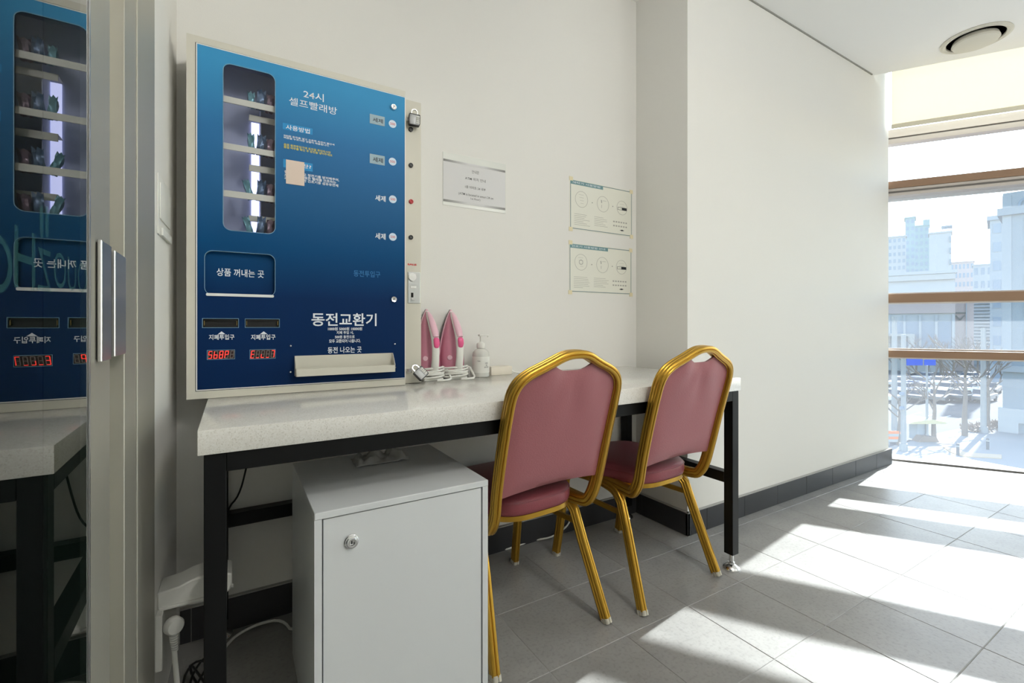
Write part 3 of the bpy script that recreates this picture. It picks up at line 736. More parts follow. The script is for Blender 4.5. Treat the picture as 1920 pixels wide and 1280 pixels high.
# side column with coin acceptor
YS = YM + .035
sx1 = at_y(790, 400, YS).x; szt = at_y(790, 193, YS).z
col = MB().box(mxr, sx1, YS, MYB, Z0, szt, .003, 2).build('side_column', M['cream_metal'], parent=vm, smooth=True)
for (u, v, mm) in ((770, 310, 'dark_plastic'), (770.5, 378, 'red_button'), (770, 445, 'dark_plastic'), (770, 243, 'dark_plastic')):
    c = at_y(u, v, YS)
    q = MB().lathe([(0, .003), (.0045, .0035), (.0052, .006), (.0075, .006), (.0085, .004), (.0085, 0)], (c.x, YS, c.z), (0, -1, 0), 20).build('push_button', M[mm], parent=vm, smooth=True)
    MB().cyl((c.x, YS - .003, c.z), (c.x, YS - .0055, c.z), .0036, seg=14).build('button_cap', M[mm if mm == 'red_button' else 'ink_grey'], parent=q)
x0, x1, z0, z1 = px_rect(764, 509, 788, 569, YS)
cp = MB().box(x0, x1, YS - .003, YS + .001, z0, z1, .002, 2).build('coin_acceptor', M['silver'], parent=vm)
c = at_y(772.5, 519.5, YS)
MB().lathe([(.012, .006), (.0145, .006), (.0155, .003), (.0155, 0)], (c.x, YS - .003, c.z), (0, -1, 0), 24).build('coin_bezel', M['chrome'], parent=cp, smooth=True)
MB().box(c.x - .0012, c.x + .0012, YS - .0075, YS - .003, c.z - .011, c.z + .011).build('coin_slot', M['slot'], parent=cp)
MB().box(c.x + .002, c.x + .0042, YS - .0085, YS - .003, c.z - .012, c.z + .012).box(c.x - .0042, c.x - .002, YS - .0085, YS - .003, c.z - .012, c.z + .012).build('coin_guide', M['chrome'], parent=cp)
c = at_y(774, 538, YS); MB().box(c.x - .010, c.x + .012, YS - .005, YS - .003, c.z - .005, c.z + .005, .001).build('reject_lever', M['chrome'], parent=cp)
c = at_y(772.5, 553, YS); MB().box(c.x - .005, c.x + .004, YS - .0038, YS - .003, c.z - .0085, c.z + .0085).build('return_mouth', M['slot'], parent=cp)
MB().prism([(c.x - .004, YS - .003, c.z - .019), (c.x - .004, YS - .003, c.z - .008), (c.x - .004, YS - .010, c.z - .019)], (.011, 0, 0)).build('return_chute', M['chrome'], parent=cp)
x0, x1, z0, z1 = px_rect(764, 493, 781, 498.5, YS)
letter('lettering', 'SALE', x0, x1, z0 + .001, z1 - .001, YS - .0006, M['ink_red'], vm, bold=.05)
for v in (226, 694):
    c = at_y(766, v, YS)
    MB().box(c.x - .010, c.x + .008, YS - .012, YS + .001, c.z - .007, c.z + .007, .001).box(c.x + .002, c.x + .004, YS - .024, YS - .008, c.z - .008, c.z + .008).build('hasp', M['chrome'], parent=vm)
# sachets inside the display
def sachet(name, p, w, h, lean, twist, m, label):
    b = MB(); n, k = 7, 5; G = []
    for i in range(n):
        row = []
        for j in range(k):
            a, c = i / (n - 1), j / (k - 1)
            puff = math.sin(math.pi * a) * math.sin(math.pi * c) * .010
            row.append((a, c, puff))
        G.append(row)
    def pos(a, c, d):
        x = (c - .5) * w * (1 + .06 * math.sin(9 * a + twist)); z = a * h; y = d + .004 * math.sin(11 * c + 5 * a + twist * 3)
        z += .004 * math.sin(14 * c + twist) * (a > .9)
        v = Vector((x, y, z)); v.rotate(Matrix.Rotation(twist, 3, 'Z')); v.rotate(Matrix.Rotation(lean, 3, 'Y')); return v + Vector(p)
    for sgn in (-1, 1):
        V = [[b.bm.verts.new(pos(a, c, sgn * (q + .0006))) for a, c, q in row] for row in G]
        for i in range(n - 1):
            for j in range(k - 1): b.bm.faces.new((V[i][j], V[i][j + 1], V[i + 1][j + 1], V[i + 1][j]))
    bmesh.ops.remove_doubles(b.bm, verts=b.bm.verts, dist=.0025)
    return tag(b.build(name, m, loc=p, smooth=True, sharp=60), label, 'sachet', 'detergent sachets behind the machine window')
rows = [SH[0][2], SH[1][2], SH[2][2], wz0 - .012]
nm = ('top', 'second', 'third', 'bottom')
for k, zz in enumerate(rows):
    base = zz + .001
    for i, (u, hh, lean, tw, mi) in enumerate(((472, .062, -.30 if k > 1 else -.06, .5, 0), (488, .066, .05, .25, 1), (505, .060, .10, -.3, 2))):
        if k == 0 and i == 0: hh = .05
        yy = YM + .022 + .005 * i; px = at_y(u, 300, yy).x
        sachet('detergent_sachet', (px, yy, base), (.020 if i == 0 else .024), hh, lean, tw, M['packet'][mi],
               ('dark teal detergent sachet leaning leftmost', 'navy detergent sachet standing in the middle', 'dull maroon detergent sachet standing rightmost')[i] + ' on the ' + nm[k] + ' shelf of the machine')

# ------------------------------------------------------------------ padlocks
def padlock(name, p, rot, label):
    t = thing(name, label, 'padlock', p); t.rotation_euler = rot; t.scale = (.9, .9, .9)
    bd = MB().box(-.021, .021, -.009, .009, -.043, 0, .003, 2).build('lock_body', M['zinc'], parent=t, local=True, smooth=True)
    MB().ring([(x, -.0095, z) for x, z in rrect(-.022, .022, -.044, .001, .004, 3)], [(x, -.0095, z) for x, z in rrect(-.0195, .0195, -.0415, -.0015, .003, 3)], (0, .019, 0)).build('body_band', M['dark_plastic'], parent=bd, local=True)
    for k in range(4):
        MB().cyl((.006, -.0095, -.010 - .008 * k), (.020, -.0095, -.010 - .008 * k), .0034, seg=12).build('number_dial', M['white_plastic'], parent=bd, local=True)
    for k in range(4):
        MB().box(.0185, .0225, -.0115, -.0085, -.013 - .008 * k, -.0075 - .008 * k).build('dial_window', M['dark_plastic'], parent=bd, local=True)
    pts = [(-.012, 0, -.004), (-.012, 0, .008)] + [(-.012 * math.cos(R(a)), 0, .010 + .012 * math.sin(R(a))) for a in range(0, 181, 20)] + [(.012, 0, .008), (.012, 0, -.004)]
    MB().tube(pts, .0032, 10).build('shackle', M['chrome'], parent=t, local=True, smooth=True)
    return t
c = at_y(777, 215.5, YS - .02)
padlock('padlock', c, (0, R(2), R(-8)), 'upright silver combination padlock hooked on the upper hasp of the machine')
c = at_y(782, 693, YS - .03)
padlock('padlock', c, (R(-28), R(-36), R(10)), 'tilted silver combination padlock hanging from the lower hasp above the counter')

# ------------------------------------------------------------------ steam irons standing on their heels
def iron(p, rz, label):
    t = thing('steam_iron', label, 'iron', p, rz, 'pink irons on the counter')
    H = .278; base = .022
    def hw(z):
        s = max(0.0, min(1.0, (z - base) / (H - base)))
        return max(.0015,   .061 * (1 - s ** 1.75) ** .82 * (1 - .12 * (1 - s) ** 3))
    N = 22; zs = [base + (H - base) * k / N for k in range(N + 1)]
    outl = [(hw(z), z) for z in zs] + [(-hw(z), z) for z in reversed(zs)]
    MB().prism([(x * 1.03, .0, z) for x, z in outl], (0, .006, 0)).build('soleplate', mat('dark_soleplate', rgb(60, 62, 64), .35, .7) if 'soleplate' not in M else M['soleplate'], parent=t, local=True)
    MB().prism([(x, -.010, z) for x, z in outl], (0, .0105, 0)).build('skirt', M['pink_pale'], parent=t, local=True)
    # water tank: D-shaped sections stacked towards the nose
    m = MB(); K = 12; rings = []
    for z in zs[:-1]:
        s = (z - base) / (H - base); d = .050 * (1 - s ** 1.6) ** .7 + .004; w = hw(z) * .93
        rings.append([m.bm.verts.new((w * math.cos(R(180 * k / K)), -.009 - d * math.sin(R(180 * k / K)) ** .8, z)) for k in range(K + 1)])
    for A, B in zip(rings, rings[1:]):
        for k in range(K): m.bm.faces.new((A[k], A[k + 1], B[k + 1], B[k]))
    m.bm.faces.new(rings[0]); m.bm.faces.new(rings[-1][::-1])
    m.build('water_tank', M['pink'], parent=t, local=True, smooth=True, sharp=60)
    # handle: one arch from the heel to the nose
    prof = [(.016 * math.cos(R(a)) , .011 * math.sin(R(a))) for a in range(0, 360, 30)]
    hp = [(0, -.060, .022), (0, -.082, .045), (0, -.090, .085), (0, -.092, .125), (0, -.088, .155), (0, -.074, .190), (0, -.052, .222), (0, -.028, .250), (0, -.012, .268)]
    MB().sweep(prof, hp, ref=(0, -1, 0), scales=[1.0, 1, .95, .95, 1.02, 1.05, .95, .7, .35]).build('handle', M['white_plastic'], parent=t, local=True, smooth=True, sharp=50)
    hp2 = [(0, -.094, .168), (0, -.083, .190), (0, -.062, .220), (0, -.036, .252), (0, -.020, .266)]
    MB().sweep(prof, hp2, ref=(0, -1, 0), scales=[.75, .92, .86, .62, .3]).build('handle_cover', M['pink_pale'], parent=t, local=True, smooth=True, sharp=50)
    MB().sweep([(a * .72, b * .6) for a, b in prof], [(0, -.097, .124), (0, -.099, .130), (0, -.101, .142), (0, -.098, .158), (0, -.093, .164)], ref=(0, -1, 0), scales=[.35, .85, 1.1, 1.1, .8]).build('thumb_button', M['pink_hot'], parent=t, local=True, smooth=True, sharp=60)
    MB().lathe([(0, .004), (.008, .004), (.010, .002), (.010, 0)], (-.026, -.052, .085), (-.35, -1, 0), 16).build('steam_dial', M['pink_pale'], parent=t, local=True, smooth=True)
    # heel rest and the white cord wound around it
    MB().box(-.040, .040, -.078, .0, 0.0, .010, .003, 2).build('heel_rest', M['white_plastic'], parent=t, local=True, smooth=True)
    ring8 = [(.0042 * math.cos(R(a)), .0042 * math.sin(R(a))) for a in range(0, 360, 45)]
    coil = [((.052 + .002 * math.sin(R(a * .37))) * math.cos(R(a)), -.042 + .046 * math.sin(R(a)), .008 + .0082 * a / 360 + .0022 * math.sin(R(a * 1.3))) for a in range(0, 360 * 5 + 1, 15)]
    tail = [(.066, -.050, .040), (.068, -.075, .018), (.060, -.105, .005), (.030, -.118, .0045), (-.004, -.112, .0045)]
    MB().sweep(ring8, [Vector(p) for p in coil] + smooth_path(tail, 2)).build('cord', M['cable_white'], parent=t, local=True, smooth=True)
    MB().cyl((.070, -.022, .001), (.070, -.022, .036), .009, .007, 12).build('plug', M['white_plastic'], parent=t, local=True, smooth=True)
    return t
M['soleplate'] = mat('dark_soleplate', rgb(60, 62, 64), .35, .7)
i1 = at_y(846.5, 700, YB - .035)
iron((i1.x, YB - .022, TZ), R(1), 'pink and white steam iron standing on its heel next to the pump bottle')
i2 = at_y(801, 700, YB - .035)
iron((i2.x, YB - .022, TZ), R(3), 'pink and white steam iron partly hidden behind the side of the blue machine')

# ------------------------------------------------------------------ pump bottle and white box
bx = at_y(898.5, 690, YB - .06)
t = thing('pump_bottle', 'clear hand sanitiser bottle with white pump standing between iron and chair', 'bottle', (bx.x, YB - .075, TZ))
bo = MB().lathe([(0, .001), (.032, .001), (.035, .004), (.035, .092), (.033, .103), (.024, .113), (.015, .117), (.014, .122), (.012, .122), (.012, .118), (.030, .102), (.0325, .09), (.0325, .006), (0, .005)], (0, 0, 0), seg=32)
bo.build('bottle_body', M['bottle'], parent=t, local=True, smooth=True)
MB().lathe([(.0355, .020), (.0357, .021), (.0357, .084), (.0355, .085)], (0, 0, 0), seg=32).build('label_band', M['white_plastic'], parent=t, local=True, smooth=True)
MB().lathe([(0, .119), (.017, .119), (.0175, .121), (.0175, .136), (.015, .141), (.009, .143), (.007, .146), (.0045, .147), (.0045, .170), (.0, .170)], (0, 0, 0), seg=24).build('pump_collar', M['white_plastic'], parent=t, local=True, smooth=True)
MB().box(-.010, .010, -.008, .008, .168, .177, .003, 2).box(.006, .036, -.0055, .0055, .169, .176, .002, 2).cyl((.034, 0, .172), (.034, 0, .164), .004, seg=10).build('pump_nozzle', M['white_plastic'], parent=t, local=True, smooth=True)
def wrapl(x, z): 
    a = -math.pi / 2 - 0.25 + x / .036
    return Vector((bx.x + .0362 * math.cos(a), YB - .075 + .0362 * math.sin(a), TZ + z))
letter('lettering', 'HAND\nGEL\nSANITIZER', .006, .028, .040, .062, 0, M['ink_black'], t, fn=wrapl)
letter('lettering', 'Clean', -.022, -.010, .066, .071, 0, M['ink_black'], t, fn=wrapl)
a = at_y(916, 690, YB - .03); b = at_y(951, 690, YB - .012)
MB0 = MB().box(a.x, b.x, YB - .055, YB - .006, TZ, TZ + .036, .002, 2)
tag(MB0.build('tissue_box', mat('cream_carton', rgb(226, 219, 204), .6), loc=((a.x + b.x) / 2, YB - .03, TZ), smooth=True), 'low cream cardboard box against the wall behind the pump bottle', 'box')
b2 = at_y(968, 690, YB - .03)
tag(MB().tube([(b.x - .005, YB - .03, TZ + .022), (b.x + .006, YB - .035, TZ + .018), (b.x + .02, YB - .04, TZ + .007), (b.x + .05, YB - .05, TZ + .004), (b.x + .10, YB - .055, TZ + .004), (b.x + .16, YB - .05, TZ + .004)], .0035).build('white_cord', M['cable_white'], loc=(b.x, YB - .04, TZ), smooth=True), 'short white cord lying on the counter by the cream box', 'cord')

# ------------------------------------------------------------------ wall notices
YW = YB
def sheet_rect(uL, vTL, vBL, uR, vTR, vBR, y):
    a, b = at_y(uL, vTL, y), at_y(uR, vTR, y); c, d = at_y(uL, vBL, y), at_y(uR, vBR, y)
    return a.x, b.x, 0.5 * (c.z + d.z), 0.5 * (a.z + b.z)
x0, x1, z0, z1 = sheet_rect(830, 288, 386, 948, 305, 398, YW)
t = thing('wall_notice', 'white cash machine notice with grey bars on the wall right of the machine', 'sign', ((x0 + x1) / 2, YW, z0))
MB().box(x0, x1, YW - .002, YW, z0, z1).build('plastic_sleeve', M['sleeve'], parent=t)
xa, xb, za, zb2 = sheet_rect(831, 297, 381, 947, 320, 390, YW - .002)
MB().box(xa, xb, YW - .0030, YW - .002, za, zb2).build('paper_sheet', M['paper'], parent=t)
def fade_mat(cx, half):
    m = bpy.data.materials.new('fading_grey_ink'); m.use_nodes = True; n = m.node_tree.nodes; l = m.node_tree.links; b = n['Principled BSDF']
    tc = n.new('ShaderNodeTexCoord'); sx = n.new('ShaderNodeSeparateXYZ'); l.new(tc.outputs['Object'], sx.inputs[0])
    k = n.new('ShaderNodeMath'); k.operation = 'ABSOLUTE'; l.new(sx.outputs['X'], k.inputs[0])
    mr = n.new('ShaderNodeMapRange'); mr.inputs['From Min'].default_value = half * .25; mr.inputs['From Max'].default_value = half; l.new(k.outputs[0], mr.inputs['Value'])
    mx = n.new('ShaderNodeMix'); mx.data_type = 'RGBA'; mx.inputs['A'].default_value = rgb(208, 208, 208); mx.inputs['B'].default_value = rgb(128, 128, 124)
    l.new(mr.outputs[0], mx.inputs['Factor']); l.new(mx.outputs['Result'], b.inputs['Base Color']); b.inputs['Roughness'].default_value = .7
    return m
fm = fade_mat(0, (xb - xa) / 2)
h = .009
MB().box(xa, xb, YW - .0034, YW - .003, zb2 - h, zb2).build('grey_bar', fm, parent=t)
MB().box(xa, xb, YW - .0034, YW - .003, za, za + h).build('grey_bar', fm, parent=t)
cx = (xa + xb) / 2; wd_ = xb - xa; ht = zb2 - za
def nl(body, w, zc, hh, m='ink_grey', cxo=0.0): letter('lettering', body, cx + cxo - w / 2, cx + cxo + w / 2, za + ht * zc - hh / 2, za + ht * zc + hh / 2, YW - .0034, M[m], t, bold=.004)
nl('안내문', .034, .815, .014); nl('ATM 위치 안내', .098, .635, .013); nl('1층 이마트 24 내부', .098, .425, .012); nl('(ATM is located in emart 24 on', .166, .235, .013, cxo=.004); nl('1st floor)', .046, .150, .011)
def poster(q, bandq, title, label, circ, red):
    x0, x1, z0, z1 = sheet_rect(*q, YW); w, h = x1 - x0, z1 - z0; y = YW - .0014
    t = thing('instruction_poster', label, 'poster', ((x0 + x1) / 2, YW, z0), group='laminated instruction posters on the back wall')
    MB().box(x0 - .004, x1 + .004, YW - .0014, YW, z0 - .004, z1 + .004).build('laminated_sheet', M['paper_cream'], parent=t)
    MB().ring(loop_xz(rrect(x0, x1, z0, z1, .004, 3), y - .0004), loop_xz(rrect(x0 + .0032, x1 - .0032, z0 + .0032, z1 - .0032, .003, 3), y - .0004), (0, .0004, 0)).build('border_line', M['ink_tealdark'], parent=t)
    MB().box(x0, x0 + w * bandq, y - .0006, y, z1 - .019, z1).build('title_band', M['ink_teal'], parent=t)
    letter('lettering', title, x0 + .012, x0 + w * bandq - .02, z1 - .0145, z1 - .0045, y - .0008, M['ink_white'], t, bold=.004)
    for k, fx in enumerate((.17, .51, .83)):
        c = (x0 + w * fx, z0 + h * (.63, .61, .60)[k]); rr = .040 if k < 2 else .037
        MB().ring([(c[0] + rr * math.cos(R(10 * i)), y - .0004, c[1] + rr * math.sin(R(10 * i))) for i in range(36)], [(c[0] + (rr - .0016) * math.cos(R(10 * i)), y - .0004, c[1] + (rr - .0016) * math.sin(R(10 * i))) for i in range(36)], (0, .0004, 0)).build('step_circle', M['ink_pale'], parent=t)
        m = MB()
        if k == 0:
            if circ: m.ring([(c[0] + .013 * math.cos(R(30 * i)), y - .0004, c[1] + .013 * math.sin(R(30 * i))) for i in range(12)], [(c[0] + .010 * math.cos(R(30 * i)), y - .0004, c[1] + .010 * math.sin(R(30 * i))) for i in range(12)], (0, .0004, 0))
            for i in range(4): m.box(c[0] - .018 + .004 * i, c[0] + .014, y - .0004, y, c[1] + .022 - .014 * i, c[1] + .023 - .014 * i)
        elif k == 1:
            m.prism([(c[0] - .014, y - .0004, c[1] + .020), (c[0] - .008, y - .0004, c[1] + .020), (c[0] - .006, y - .0004, c[1] + .006), (c[0] - .011, y - .0004, c[1] + .004)], (0, .0004, 0))
            m.box(c[0] - .010, c[0] - .008, y - .0004, y, c[1] - .020, c[1] - .004).box(c[0] - .002, c[0] + .022, y - .0004, y, c[1] + .017, c[1] + .0185)
        else:
            for i in range(3): m.box(c[0] - .016, c[0] + .016, y - .0004, y, c[1] + .018 - .012 * i, c[1] + .019 - .012 * i)
        m.build('step_drawing', M['ink_pale'], parent=t)
        if k == 2:
            MB().ring(loop_xz(rect_n(c[0] - .030, c[0] + .0, c[1] - .012, c[1] + .002), y - .0008), loop_xz(rect_n(c[0] - .0285, c[0] - .001, c[1] - .0105, c[1] + .0005), y - .0008), (0, .0008, 0)).box(c[0], c[0] + .033, y - .0008, y, c[1] - .012, c[1] + .002).build('button_drawing', M['ink_black'], parent=t)
    for fx in (.34, .675):
        MB().prism([(x0 + w * fx - .003, y - .0004, z0 + h * .60 - .003), (x0 + w * fx + .003, y - .0004, z0 + h * .60), (x0 + w * fx - .003, y - .0004, z0 + h * .60 + .003)], (0, .0004, 0)).build('arrow_mark', M['ink_grey'], parent=t)
    m = MB(); rnd = random.Random(5 if circ else 9)
    for cxs, n in ((.06, 7), (.37, 6)):
        for i in range(n):
            zz = z0 + h * (.31 - .037 * i) ; m.box(x0 + w * cxs, x0 + w * (cxs + .25 * rnd.uniform(.55, 1)), y - .0004, y, zz, zz + .0016)
    for i in range(2):
        for j in range(6): m.box(x0 + w * (.68 + .042 * j), x0 + w * (.705 + .042 * j), y - .0004, y, z0 + h * (.26 - .09 * i), z0 + h * (.29 - .09 * i))
    stuff(m.build('fine_print', M['ink_pale'], parent=t))
    MB().prism([(x0 + w * .79, y - .0006, z0 + h * .10), (x0 + w * .83, y - .0006, z0 + h * .085), (x0 + w * .87, y - .0006, z0 + h * .10), (x0 + w * .83, y - .0006, z0 + h * .118)], (0, .0006, 0)).build('arrow_mark', M['ink_black'], parent=t)
    for px_, pz_ in ((x0 - .006, z1 - .004), (x1 - .014, z1 - .010), (x0 - .008, z0 - .014), (x1 - .012, z0 - .012)):
        MB().box(px_, px_ + .022, YW - .0022, YW - .0002, pz_, pz_ + .020).build('tape', M['tape'], parent=t)
poster((1069, 336, 427, 1184, 360.5, 443.5), .51, '세탁기 사용방법', 'upper of the two teal-bordered laundry instruction posters by the wall corner', 0, 0)
poster((1068, 455, 545, 1183, 471, 552.5), .60, '건조기 사용방법 안내', 'lower of the two teal-bordered laundry instruction posters by the wall corner', 1, 0)

# ------------------------------------------------------------------ white locker under the counter
KX0, KX1, KY0, KY1, KZ = 0.157, 0.595, 1.112, 1.552, 0.58
t = thing('storage_cabinet', 'low glossy white cabinet with a round key lock under the counter', 'cabinet', ((KX0 + KX1) / 2, (KY0 + KY1) / 2, 0))
m = MB(); th = .016
m.box(KX0, KX0 + th, KY0, KY1, 0.002, KZ - th).box(KX1 - th, KX1, KY0, KY1, 0.002, KZ - th).box(KX0 + th, KX1 - th, KY1 - .008, KY1, .002, KZ - th).box(KX0 + th, KX1 - th, KY0 + .02, KY1, .002, .02)
m.build('carcass', M['cab_white'], parent=t)
MB().box(KX0, KX1, KY0 - .002, KY1, KZ - th, KZ, .0012).build('top_panel', M['cab_white'], parent=t)
dr = MB().box(KX0 + th + .003, KX1 - th - .003, KY0 + .002, KY0 + .018, .022, KZ - th - .003, .001).build('cabinet_door', M['cab_white'], parent=t)
c = at_y(659, 1015, KY0)
lk = MB().lathe([(0, .006), (.0055, .006), (.006, .0115), (.0095, .012), (.0105, .010), (.0108, .007), (.0135, .006), (.0145, .004), (.0165, .003), (.0175, 0), (.0175, -.003)], (c.x, KY0 + .002, c.z), (0, -1, 0), 28).build('key_lock', M['chrome'], parent=dr, smooth=True)
MB().box(KX0 + .30, KX0 + .31, KY0 + .02, KY0 + .03, .3, .31).bm.free()
MB().box(c.x - .0012, c.x + .0012, KY0 - .0048, KY0 - .002, c.z - .0042, c.z + .0042).build('keyhole', M['slot'], parent=dr)
# crumpled cloth on it
ca = at_z(722, 872, KZ); m = MB(); nx, ny = 46, 18; V = []
for i in range(nx + 1):
    row = []
    for j in range(ny + 1):
        a, b = i / nx, j / ny; x = (a - .5) * .155; y = (b - .5) * .085
        f1 = math.exp(-((a - .25 - .25 * b) / .10) ** 2) * .030 * (.4 + .6 * b); f2 = math.exp(-((a - .88 + .10 * b) / .055) ** 2) * .034 * (.5 + .5 * b)
        f3 = math.exp(-((a - .10) / .05) ** 2) * .017; f4 = .012 * max(0, noise.noise(Vector((a * 7, b * 4, 3.1)))) + .006 * b
        e = min(1, min(a, 1 - a) * 9 + .12) * min(1, min(b, 1 - b) * 6 + .1)
        x += .012 * noise.noise(Vector((a * 3, b * 5, 8))); y += .014 * noise.noise(Vector((a * 5, b * 2, 1)))
        row.append(m.bm.verts.new((ca.x + x, ca.y + .06 + y, KZ + .0015 + (f1 + f2 + f3 + f4) * e)))
    V.append(row)
for i in range(nx):
    for j in range(ny): m.bm.faces.new((V[i][j], V[i + 1][j], V[i + 1][j + 1], V[i][j + 1]))
o = m.build('cleaning_cloth', M['cloth'], loc=(ca.x, ca.y + .06, KZ), smooth=True, sharp=180)
so_ = o.modifiers.new('thickness', 'SOLIDIFY'); so_.thickness = .003; so_.offset = 1
tag(o, 'crumpled grey-white cloth lying on top of the white cabinet', 'cloth')

# ------------------------------------------------------------------ banquet chairs
def fluted(w, d):
    """rounded rectangular tube profile: two narrow flutes along each deep face, one along each narrow face"""
    hw, hd, r = w / 2, d / 2, min(w, d) * .30
    q = []
    def corner(cx, cy, a0):
        for k in range(4):
            a = R(a0 + 30 * k); q.append((cx + r * math.cos(a), cy + r * math.sin(a)))
    def flute(p, n, t, half, depth):
        q.extend([(p[0] - t[0] * half, p[1] - t[1] * half), (p[0] - n[0] * depth, p[1] - n[1] * depth), (p[0] + t[0] * half, p[1] + t[1] * half)])
    for y in (-d * .17, d * .17): flute((hw, y), (1, 0), (0, 1), .0024, .0030)
    corner(hw - r, hd - r, 0); flute((0, hd), (0, 1), (-1, 0), .0024, .0028); corner(-hw + r, hd - r, 90)
    for y in (d * .17, -d * .17): flute((-hw, y), (-1, 0), (0, -1), .0024, .0030)
    corner(-hw + r, -hd + r, 180); flute((0, -hd), (0, -1), (1, 0), .0024, .0028); corner(hw - r, -hd + r, 270)
    return q
def back_y(z):     # the back leans away from the table as it rises
    s = (z - .40) / .52
    return -.205 - .135 * s + .03 * s * (1 - s)
def make_chair(label):
    t = thing('banquet_chair', label, 'chair', group='banquet chairs at the counter')
    bw = .203
    side = [(.168, .09, .398), (.176, -.06, .396), (.190, -.165, .393), (.197, back_y(.41) + .02, .398), (.199, back_y(.44), .440), (bw + .003, back_y(.52), .52), (bw + .005, back_y(.66), .66), (bw + .006, back_y(.76), .76), (bw + .002, back_y(.82), .822), (bw - .030, back_y(.855), .858), (.095, back_y(.885), .888), (.045, back_y(.916), .912), (0, back_y(.918), .916)]
    loop = [Vector((-x, y, z)) for x, y, z in side] + [Vector(p) for p in reversed(side[:-1])]
    MB().sweep(fluted(.025, .040), smooth_path(loop, 2), ref=(0, 0, 1)).build('back_frame', M['gold'], parent=t, local=True, smooth=True, sharp=38)
    # padded back inside the loop, with the hand hold cut out of its top edge
    m = MB(); nx, nz = 20, 22; F, Bk = [], []
    CL = [(0, .916), (.045, .912), (.095, .890), (.170, .856), (.196, .830), (.21, .80)]
    def top(x):
        ax = abs(x)
        for (xa, za), (xb, zb_) in zip(CL, CL[1:]):
            if ax <= xb: edge = za + (zb_ - za) * (ax - xa) / (xb - xa); break
        edge -= .013
        return min(edge, .866 + 2.6 * max(0, ax - .03) ** 1.6)
    def bot(x): return .507 - .010 * (x / .18) ** 2
    def halfw(z): return .1925 + .004 * min(1, max(0, (z - .52) / .2))
    for s, L in ((1, F), (-1, Bk)):
        for i in range(nx + 1):
            a = i / nx * 2 - 1; row = []
            for j in range(nz + 1):
                b = j / nz; x = a * .193; z = bot(x) + (top(x) - bot(x)) * b; x = a * halfw(z)
                puff = (1 - a ** 6) * (1 - (2 * b - 1) ** 8)
                wr = (.0030 * math.sin(a * 8 + b * 2) * max(0, b - .3) + .0045 * math.sin(6.5 * math.atan2(a, 1.12 - b)) * max(0, b - .45)) * (1 - a ** 4)
                row.append(m.bm.verts.new((x, back_y(z) + (.006 + .020 * puff) * s * (1 if s > 0 else .55) + (wr if s < 0 else 0), z)))
            L.append(row)
    for L in (F, Bk):
        for i in range(nx):
            for j in range(nz): m.bm.faces.new((L[i][j], L[i + 1][j], L[i + 1][j + 1], L[i][j + 1]))
    bd = [(i, 0) for i in range(nx)] + [(nx, j) for j in range(nz)] + [(i, nz) for i in range(nx, 0, -1)] + [(0, j) for j in range(nz, 0, -1)]
    for k in range(len(bd)):
        (a, b), (c, d) = bd[k], bd[(k + 1) % len(bd)]
        m.bm.faces.new((F[a][b], F[c][d], Bk[c][d], Bk[a][b]))
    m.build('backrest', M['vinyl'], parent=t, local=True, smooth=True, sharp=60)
    # seat cushion: rounded trapezium, domed, with a welted edge
    m = MB(); out = []
    for k in range(64):
        a = 2 * math.pi * k / 64; ca_, sa = math.cos(a), math.sin(a)
        y = .012 + math.copysign(abs(sa) ** .62, sa) * .205; x = math.copysign(abs(ca_) ** .55, ca_) * (.192 + .022 * (y / .2))
        out.append((x, y))
    lv = [(.93, .404), (.985, .410), (1.0, .422), (1.0, .440), (.99, .450), (.95, .459), (.82, .467), (.6, .472), (.3, .475)]
    rings = [[m.bm.verts.new((x * s, .012 + (y - .012) * s, z)) for x, y in out] for s, z in lv]
    for A, B in zip(rings, rings[1:]):
        for k in range(64): m.bm.faces.new((A[k], A[(k + 1) % 64], B[(k + 1) % 64], B[k]))
    m.bm.faces.new(rings[0][::-1]); m.bm.faces.new(rings[-1])
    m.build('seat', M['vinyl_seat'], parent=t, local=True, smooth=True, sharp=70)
    pr = [(.0022 * math.cos(R(60 * k)), .0022 * math.sin(R(60 * k))) for k in range(6)]
    MB().sweep(pr, [Vector((x * .993, .012 + (y - .012) * .993, .4485)) for x, y in out], closed=True, ref=(0, 0, 1)).build('seat_piping', M['vinyl_seat'], parent=t, local=True, smooth=True)
    MB().sweep([(-.006, -.008), (.006, -.008), (.006, .008), (-.006, .008)], [Vector((x * .95, .012 + (y - .012) * .95, .400)) for x, y in out], closed=True, ref=(0, 0, 1)).build('seat_rail', M['gold'], parent=t, local=True, smooth=True, sharp=40)
    for s in (-1, 1):
        for leg in ([(.176, .06, .390), (.180, -.03, .388), (.188, -.095, .378), (.193, -.125, .345), (.199, -.160, .25), (.222, -.247, .012)], [(.176, .02, .388), (.178, .10, .388), (.182, .17, .380), (.185, .192, .345), (.189, .205, .25), (.196, .243, .012)]):
            pts = [Vector((x * s, y, z)) for x, y, z in leg]
            sp_ = smooth_path(pts[:4], 2) + pts[4:]
            lg = MB().sweep(fluted(.025, .036), sp_, ref=(0, 0, 1)).build('leg', M['gold'], parent=t, local=True, smooth=True, sharp=38)
            e_ = pts[-1]; d_ = (pts[-1] - pts[-2]).normalized()
            MB().sweep([(a * 1.06, b * 1.06) for a, b in fluted(.025, .036)], [e_ - d_ * .004, e_ + d_ * .012], ref=(0, 1, 0)).build('foot_cap', M['foot_cap'], parent=lg, local=True, smooth=True, sharp=40)
        MB().sweep([(-.0045, -.009), (.0045, -.009), (.0045, .009), (-.0045, .009)], [(s * .196, -.139, .305), (s * .187, .198, .305)], ref=(0, 0, 1)).build('stretcher', M['gold'], parent=t, local=True)
